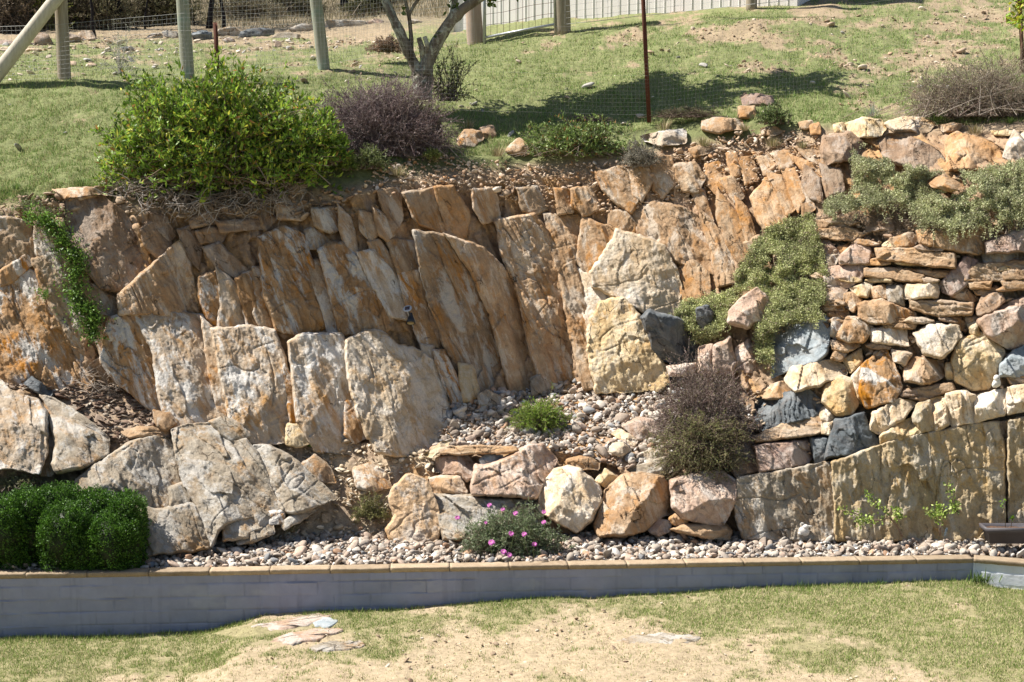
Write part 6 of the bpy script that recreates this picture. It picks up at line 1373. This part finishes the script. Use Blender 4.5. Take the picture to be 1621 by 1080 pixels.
# netting
def netting(label, path, h, dx, dz, rad, seed, lean=(0, 0), thick=(0, 10)):
    r = np.random.default_rng(seed); path = np.array(path, float); d = np.r_[0, np.cumsum(np.linalg.norm(np.diff(path, axis=0), axis=1))]; L = d[-1]; n = int(L / dx); s = np.linspace(0, L, n + 1)
    G = np.stack([np.interp(s, d, path[:, i]) for i in range(3)], 1); G[:, 2] += .01; rows = int(h / dz); mb = MB()
    g = G[:, None, :] + np.zeros((1, rows + 1, 3)); z = np.arange(rows + 1) * dz
    sag = fbm(s[:, None] * .8 + z[None] * .5, s[:, None] * .2 + z[None] * 1.3, seed, 3); g[..., 2] += z + sag * .015; g[..., 1] += sag * .03; g[..., 0] += fbm(s[:, None] * 1.3, z[None] * 2 + s[:, None] * 0, seed + 3, 2) * .012
    V = []; F_ = []; k = 0
    def strip(P, rr):
        nonlocal k
        m = len(P); T = norm(np.gradient(P, axis=0)); up = np.array([0, 1., 0]); A = norm(np.cross(T, up)); 
        ring = np.stack([P + A * rr, P - A * rr * .5 + up * rr * .87, P - A * rr * .5 - up * rr * .87], 1).reshape(-1, 3); i = np.arange(m - 1)[:, None] * 3; j = np.arange(3)[None]; kk = (j + 1) % 3
        F_.append(np.stack([i + j, i + kk, i + 3 + kk, i + 3 + j], -1).reshape(-1, 4) + k); V.append(ring); k += len(ring)
    for i in range(n + 1): strip(g[i], rad)
    for j in range(rows + 1): strip(g[:, j], rad * (1.9 if j in thick or j == rows else 1))
    o = obj('wire_netting', np.concatenate(V), np.concatenate(F_), M['wire'], loc=path[0]); return tag(o, label, 'netting', 'wire netting of the fences')
def gpath(pts, D=None):
    out = []
    for i in range(len(pts) - 1):
        for t in np.linspace(0, 1, 9)[:-1]:
            px = pts[i][0] + (pts[i + 1][0] - pts[i][0]) * t; py = pts[i][1] + (pts[i + 1][1] - pts[i][1]) * t; out.append(W(px, py, float(Ds(px, py)) if D is None else pts[i][2] + (pts[i + 1][2] - pts[i][2]) * t))
    return out + [W(pts[-1][0], pts[-1][1], float(Ds(pts[-1][0], pts[-1][1])) if D is None else pts[-1][2])]
netting('lower wire netting of the back fence left of the second post', gpath([(-200, 150, 25.0), (97, 138, 25.0), (293, 118, 25.4)], 1), 1.08, .075, .075, .0017, 4)
netting('taller wire netting of the back fence from the second post to the tree', gpath([(293, 118, 25.4), (510, 103, 26.4), (750, 66, 29.0)], 1), 2.0, .075, .075, .0017, 3)
netting('finer wire netting of the front fence between the rusty pickets', gpath([(347, 160, 22.0), (560, 170, 22.4), (800, 178, 22.4), (1027, 182, 22.3), (1300, 150, 22.8), (1619, 108, 23.2)], 1), 1.35, .06, .06, .0006, 5)
# shed wall
def ribbed(name, label):
    A = W(716, 75, 32.2); Bq = W(1262, 12, 28.7); A[2] -= .5; t = Bq[:2] - A[:2]; L = np.linalg.norm(t); t /= L; n = np.array([t[1], -t[0]]); n = n if n[1] < 0 else -n
    s = np.arange(0, L, .01); ph = (s % .20) / .20; pr = .012 * (sstep(.0, .04, ph) - sstep(.07, .11, ph)); z = np.linspace(A[2] - .3, A[2] + 4.0, 12)
    Sg, Zg_ = np.meshgrid(s, z); P = np.stack([A[0] + t[0] * Sg + n[0] * pr[None], A[1] + t[1] * Sg + n[1] * pr[None], Zg_], -1)
    root = tag(empty('shed', A), label, 'shed'); m, N, Lk, B = newmat('pinkish white sheeting', .45, .4); tc = N.new('ShaderNodeTexCoord').outputs['Object']
    Lk.new(ramp(N, Lk, noise(N, Lk, tc, 1.5, 6, .6), [(.3, (.84, .79, .76)), (.7, (.90, .86, .83))]), B.inputs['Base Color'])
    obj('wall', P.reshape(-1, 3), grid_faces(len(z), len(s))[:, ::-1], m, root)
    mb = MB(); w2 = 3.5; c0 = np.array([*A[:2], A[2] + 1.85]); bn = -n
    # gable side, back and roof so that it stands as a building
    p = [A[:2], A[:2] + bn * w2, Bq[:2] + bn * w2, Bq[:2]]
    for i in range(3):
        a_, b_ = p[i] + bn * .03 * (i == 0), p[i + 1]; mb.add([[*a_, A[2] - .3], [*b_, A[2] - .3], [*b_, A[2] + 4.0], [*a_, A[2] + 4.0]], f4=[[0, 1, 2, 3]])
    mb.build('side_walls', m, root); mb = MB(); e = .2; c = [p[0] - t * e + n * e, p[1] - t * e + bn * e, p[2] + t * e + bn * e, p[3] + t * e + n * e]
    mb.add([[*q_, A[2] + 4.0 + (.5 if i in (1, 2) else 0)] for i, q_ in enumerate(c)] + [[*q_, A[2] + 4.08 + (.5 if i in (1, 2) else 0)] for i, q_ in enumerate(c)], f4=[[0, 1, 2, 3], [4, 5, 6, 7], [0, 1, 5, 4], [1, 2, 6, 5], [2, 3, 7, 6], [3, 0, 4, 7]]); mb.build('roof', M['galv'], root)
    mb = MB(); mb.box(np.array([*(A[:2] + n * .03), A[2] + 1.9]), (.05, .05, 2.15)); mb.build('corner_trim', m, root)
ribbed('shed', 'pinkish white ribbed metal shed wall behind the gate at the top of the picture')
# gate
D = 28.4; ga = W(767, 62, 28.9); gb = W(878, 41, 28.5); root = tag(empty('gate', ga), 'galvanised pipe gate with wire mesh in front of the white shed', 'gate')
mb = MB(); hz = 1.5; mb.tube([ga + [0, 0, -.1], ga + [0, 0, hz]], .035, 12); mb.tube([gb + [0, 0, -.02], gb + [0, 0, hz]], .022, 10); mb.tube([ga + [0, 0, .03], gb + [0, 0, .03]], .026, 12); mb.tube([ga + [0, 0, hz - .05], gb + [0, 0, hz - .05]], .022, 12); mb.build('gate_frame', M['galv'], root, smooth=True)
mb = MB()
for i in range(1, 11): p = ga + (gb - ga) * i / 11; mb.tube([p + [0, 0, .03], p + [0, 0, hz - .05]], .004, 5)
for j in range(1, 7): mb.tube([ga + (gb - ga) * u + np.array([0, 0, .03 + j * .22 + .012 * math.sin(u * 9 + j)]) for u in np.linspace(0, 1, 12)], .004, 5)
mb.build('gate_mesh', M['rustm'], root)
netting('wire fence with rusty uprights in front of the white shed', gpath([(895, 40, 28.3), (1050, 22, 28.2), (1188, 8, 27.6), (1300, -4, 27.4)], 1), 1.4, .20, .12, .0032, 8)
# crooked tree
tb = W(668, 150, 23.6); tree = tag(empty('tree', tb), 'old crooked tree with lichened forked trunk behind the dead heath', 'tree')
def limb(mb, pts, r0, r1, n=12, rough=.06, seed=0):
    Q = np.array([W(x, y, D_) for x, y, D_ in pts]); t = np.linspace(0, 1, 22) * (len(Q) - 1); a = np.minimum(t.astype(int), len(Q) - 2); f = (t - a)[:, None]; P = Q[a] * (1 - f) + Q[a + 1] * f
    for _ in range(2): P[1:-1] = (P[:-2] + P[1:-1] * 2 + P[2:]) / 4
    r = np.random.default_rng(seed); m0 = len(mb.v); mb.tube(P, np.linspace(r0, r1, 22) * (1 + r.normal(size=22) * rough), n); V = mb.v[m0]; V += (fbm(V[:, 0] * 18, V[:, 2] * 12 + V[:, 1] * 7, seed, 3) * r0 * .12)[:, None] * np.array([1, .6, .2]); return P
mb = MB(); d0 = 23.6
limb(mb, [(668, 158, d0), (668, 135, d0), (664, 112, d0)], .165, .125, 16, .05, 1)
limb(mb, [(664, 118, d0), (650, 90, d0), (632, 50, d0 - .1), (618, 20, d0 - .1), (606, -10, d0), (570, -60, d0), (545, -120, d0 + .3)], .098, .052, 14, .06, 2)
limb(mb, [(670, 118, d0), (678, 88, d0), (700, 52, d0 - .1), (722, 22, d0 - .15), (745, 6, d0 - .2), (775, -12, d0 - .2), (830, -60, d0 - .2), (880, -120, d0)], .115, .055, 14, .06, 3)
limb(mb, [(830, -60, d0 - .2), (900, -75, d0), (1000, -150, d0 + .2), (1080, -120, d0 + .2)], .05, .015, 8, .05, 31); limb(mb, [(676, 108, d0 + .1), (690, 78, d0 + .15), (712, 42, d0 + .1), (719, 16, d0 + .1), (722, -30, d0 + .1), (730, -110, d0 + .3)], .075, .04, 12, .06, 4)
limb(mb, [(652, 92, d0), (651, 62, d0), (648, 25, d0), (640, -5, d0), (634, -60, d0), (620, -130, d0)], .042, .02, 10, .05, 5)
limb(mb, [(648, 22, d0), (656, 8, d0), (668, -8, d0), (690, -50, d0), (700, -110, d0)], .03, .015, 10, .05, 6)
limb(mb, [(630, 46, d0), (620, 15, d0), (612, -20, d0), (600, -60, d0)], .025, .012, 8, .05, 7)
limb(mb, [(670, 95, d0), (668, 75, d0 - .1), (663, 60, d0 - .1)], .05, .04, 10, .05, 8); limb(mb, [(675, 95, d0), (676, 70, d0 - .15), (672, 58, d0 - .15)], .04, .035, 10, .05, 9)
limb(mb, [(674, 150, d0), (682, 132, d0), (682, 95, d0)], .08, .03, 10, .05, 10)
V = np.concatenate(mb.v); obj('trunk', V, mb.faces(), M['bark'], tree, smooth=True)
r = np.random.default_rng(181); mb = MB(); LP = []; LD = []
tips = [W(x, y, d0 + z) for x, y, z in [(545, -120, .3), (880, -120, 0), (730, -110, .3), (620, -130, 0), (700, -110, 0), (600, -60, 0), (830, -60, -.2), (570, -60, 0), (775, -12, -.2), (960, -90, 0), (1010, -170, .3), (800, -170, .5), (900, -60, .6), (1080, -120, .2), (720, -200, 0), (700, -70, .4), (760, -70, .3), (820, -40, .4), (660, -60, .2), (860, -90, .8), (780, -120, .2)]]
for t_ in tips:
    for i in range(20):
        d = norm(r.normal(size=3) + np.array([.1, 0, .5])); L = r.uniform(.35, .95); P = t_ + d * L * np.linspace(0, 1, 7)[:, None] + np.cumsum(r.normal(size=(7, 3)) * .03, 0)
        if (proj(P[-1])[1] > -6): continue
        mb.tube(P, np.linspace(.013, .003, 7), 4); k = 70; u = r.uniform(.2, 1, k) * 6; a = np.minimum(u.astype(int), 5); f = (u - a)[:, None]; LP.append(P[a] * (1 - f) + P[a + 1] * f + r.normal(size=(k, 3)) * .06); LD.append(norm(r.normal(size=(k, 3))))
mb.build('branches', M['bark'], tree)
extra = [(718, 12), (716, 4), (738, 8), (770, 5), (640, 15), (724, 20), (780, 0), (634, 30), (690, 55)]
for x, y in extra: LP.append(W(x, y, d0 - .15) + r.normal(size=(5, 3)) * .05); LD.append(norm(r.normal(size=(5, 3))))
LP = np.concatenate(LP); LD = np.concatenate(LD); n = len(LP); V, Fc, C_ = leaves(LP, LD, .10 * r.lognormal(0, .2, n), .036, colvar(n, [(.09, .14, .03), (.14, .20, .04), (.40, .20, .04)], [4, 4, .6], .2, 3), seed=182); obj('crown', V, Fc, M['leaf'], tree, col=C_)
# young tree at the right edge
yt = tag(empty('young_tree', W(1617, 105, 23.0)), 'young tree with yellow green leaves beside the stake at the right edge', 'tree'); mb = MB(); b_ = W(1617, 108, 23.0); P = b_ + np.array([0, 0, 1.]) * np.linspace(-.05, 2.2, 12)[:, None] + np.cumsum(r.normal(size=(12, 3)) * .012, 0); mb.tube(P, np.linspace(.028, .012, 12), 8, True, (.16, .09, .06)); LP = []; LD = []
for i in range(26):
    k0 = 4 + i % 6; d = norm(r.normal(size=3) + np.array([-.3, 0, -.1])); L = r.uniform(.2, .42); Q = P[k0] + d * L * np.linspace(0, 1, 5)[:, None]; mb.tube(Q, np.linspace(.008, .003, 5), 4, False, (.16, .10, .06)); LP.append(Q[r.integers(1, 5, 14)] + r.normal(size=(14, 3)) * .04); LD.append(norm(r.normal(size=(14, 3)) + [0, -.3, -.2]))
mb.build('trunk', M['twig'], yt); LP = np.concatenate(LP); LD = np.concatenate(LD); n = len(LP); V, Fc, C_ = leaves(LP, LD, .085, .030, colvar(n, [(.34, .42, .03), (.22, .34, .04), (.48, .46, .04)], None, .15, 4), seed=183); obj('crown', V, Fc, M['leaf'], yt, col=C_)
# far bush: trunks with crowns above, olive scrub and dry grass
r = np.random.default_rng(191)
def far_tree(label, px, py, D, w, lean, mat, seed, cols, hgt=7., fork=False, crown=900):
    r = np.random.default_rng(seed); b = W(px, py, D); root = tag(empty('tree', b), label, 'tree', 'trees of the far bush'); mb = MB(); m = 12
    P = b + np.stack([np.linspace(0, lean, m), np.zeros(m), np.linspace(-.1, hgt * .62, m)], 1) + np.cumsum(r.normal(size=(m, 3)) * [.05, .05, 0], 0); rad = np.linspace(w * D / F / 2, w * D / F / 5, m); rad[0] *= 1.35; mb.tube(P, rad, 9); LP = []; LD = []
    for i in range(9 if not fork else 13):
        k0 = r.integers(4 if not fork else 1, m); d = norm(r.normal(size=3) * [1, 1, .3] + [0, 0, .75]); L = r.uniform(.9, 2.1); Q = P[k0] + d * L * np.linspace(0, 1, 7)[:, None] + np.cumsum(r.normal(size=(7, 3)) * .07, 0); mb.tube(Q, np.linspace(rad[k0] * .5, .012, 7), 5)
        k = crown // 9; LP.append(Q[r.integers(3, 7, k)] + r.normal(size=(k, 3)) * [.5, .5, .32]); LD.append(norm(r.normal(size=(k, 3)) + [0, 0, -.3]))
    obj('trunk', np.concatenate(mb.v), mb.faces(), M[mat], root, smooth=True); LP = np.concatenate(LP); LD = np.concatenate(LD); n = len(LP)
    V, Fc, C_ = leaves(LP, LD, .14, .03, colvar(n, cols, None, .2, seed), seed=seed); obj('crown', V, Fc, M['leaf'], root, col=C_)
OL = [(.10, .12, .05), (.14, .15, .07), (.07, .085, .035)]
for i, (px, py, D, w, ln, mt, lb) in enumerate([(194, 46, 38, 11, -.1, 'darkbark', 'thick black far trunk between the first two posts'), (151, 58, 35, 5, -.1, 'darkbark', 'straight thin dark far trunk just right of the strainer post'), (231, 50, 38, 3, -.1, 'darkbark', 'very thin dark far trunk left of the second post'), (254, 42, 40, 6, .3, 'darkbark', 'leaning dark far trunk close to the second post'), (334, 44, 38, 9, .45, 'darkbark', 'dark far trunk leaning right behind the short rusty picket'), (350, 44, 38, 6, -.1, 'darkbark', 'upright dark far trunk paired with the leaning one'), (438, 27, 46, 5, -.05, 'darkbark', 'small dark far trunk midway between the second and third posts'), (472, 28, 46, 5, .05, 'greybark', 'grey far trunk just left of the third post'), (541, 28, 46, 14, .15, 'darkbark', 'stout black far trunk right of the third post'), (123, 38, 42, 5, .1, 'greybark', 'grey forked far tree behind the strainer post'), (12, 40, 42, 5, .2, 'greybark', 'thin grey far tree at the left edge'), (213, 30, 46, 4, .1, 'greybark', 'thin grey far tree right of the thick black trunk'), (700, 10, 42, 6, .1, 'darkbark', 'far dark trunk between the fork and the shed corner'), (300, 20, 52, 5, .1, 'greybark', 'far grey tree above the big green bush'), (400, 15, 56, 6, .1, 'greybark', 'far grey tree high on the slope')]):
    far_tree(lb, px, py, D, w, ln, mt, 300 + i, OL, 6.5, fork=mt == 'greybark')
for i, (px, py, D, rx, rz, lb, cc_) in enumerate([(-60, 52, 37, 1.2, 1.8, 'olive far bush just outside the left edge', [(.18, .18, .08), (.13, .14, .06)]), (-170, 52, 38, 1.4, 1.7, 'brown far bush well outside the left edge', [(.22, .18, .12), (.16, .14, .09)]), (14, 52, 36.5, 1.0, 2.0, 'grey leafless scrub bush at the far left', [(.24, .19, .14), (.17, .14, .10)]), (56, 50, 37, .9, 2.2, 'yellow green far bush left of the strainer post', [(.26, .28, .06), (.18, .20, .05)]), (80, 48, 38, .8, 2.0, 'olive far bush just left of the strainer post', [(.20, .22, .06), (.14, .16, .05)]), (135, 47, 38, .9, 1.7, 'brownish far scrub right of the strainer post', [(.20, .17, .11), (.13, .12, .07)]), (228, 42, 40, 1.0, 1.4, 'dark far scrub behind the black trunk', [(.14, .13, .08), (.20, .18, .12)]), (275, 42, 40, 1.0, 1.2, 'olive far scrub behind the second post', [(.15, .15, .07), (.20, .19, .10)]), (175, 46, 38, .8, 1.3, 'pale olive far scrub between the first two posts', [(.19, .19, .10), (.24, .22, .14)]), (390, 34, 43, 1.4, 1.0, 'low grey far scrub on the dry slope', [(.18, .17, .10), (.24, .21, .14)]), (470, 30, 44, 1.2, 1.1, 'low far scrub near the third post', [(.18, .17, .10), (.13, .13, .07)]), (585, 28, 42, 1.0, .9, 'far olive scrub left of the tree', [(.15, .15, .07), (.10, .11, .05)]), (660, 14, 44, 1.2, .5, 'low dark far scrub behind the tree fork', [(.10, .11, .05), (.16, .15, .08)]), (613, 82, 27.5, .42, .28, 'small dead brown bush on the lawn left of the tree', [(.30, .20, .14), (.38, .28, .20)])]):
    shrub('far_bush', lb, W(px, py, D), (rx, rx * .7, rz), 150, 26, .05 if rx > .5 else .025, .014 if rx > .5 else .006, cc_, None, [(.20, .16, .12), (.13, .10, .08)], 330 + i, tw=.014 if rx > .5 else .004, mat='matleaf', cat='bush', group='bushes of the far slope' if rx > .5 else None, nb=4, spread=.3)
q = sample_poly([(-330, 54), (-330, -60), (720, -60), (716, 30), (640, 26), (440, 46), (240, 42)], 54000, 195); Pq = S(q[:, 0], q[:, 1])
blades('grass', Pq, .17, .010, [(.30, .25, .16), (.22, .185, .12), (.18, .17, .09), (.38, .33, .23)], None, 196, 'long dry grass of the far bush slope', lean=.6, jit=.4)
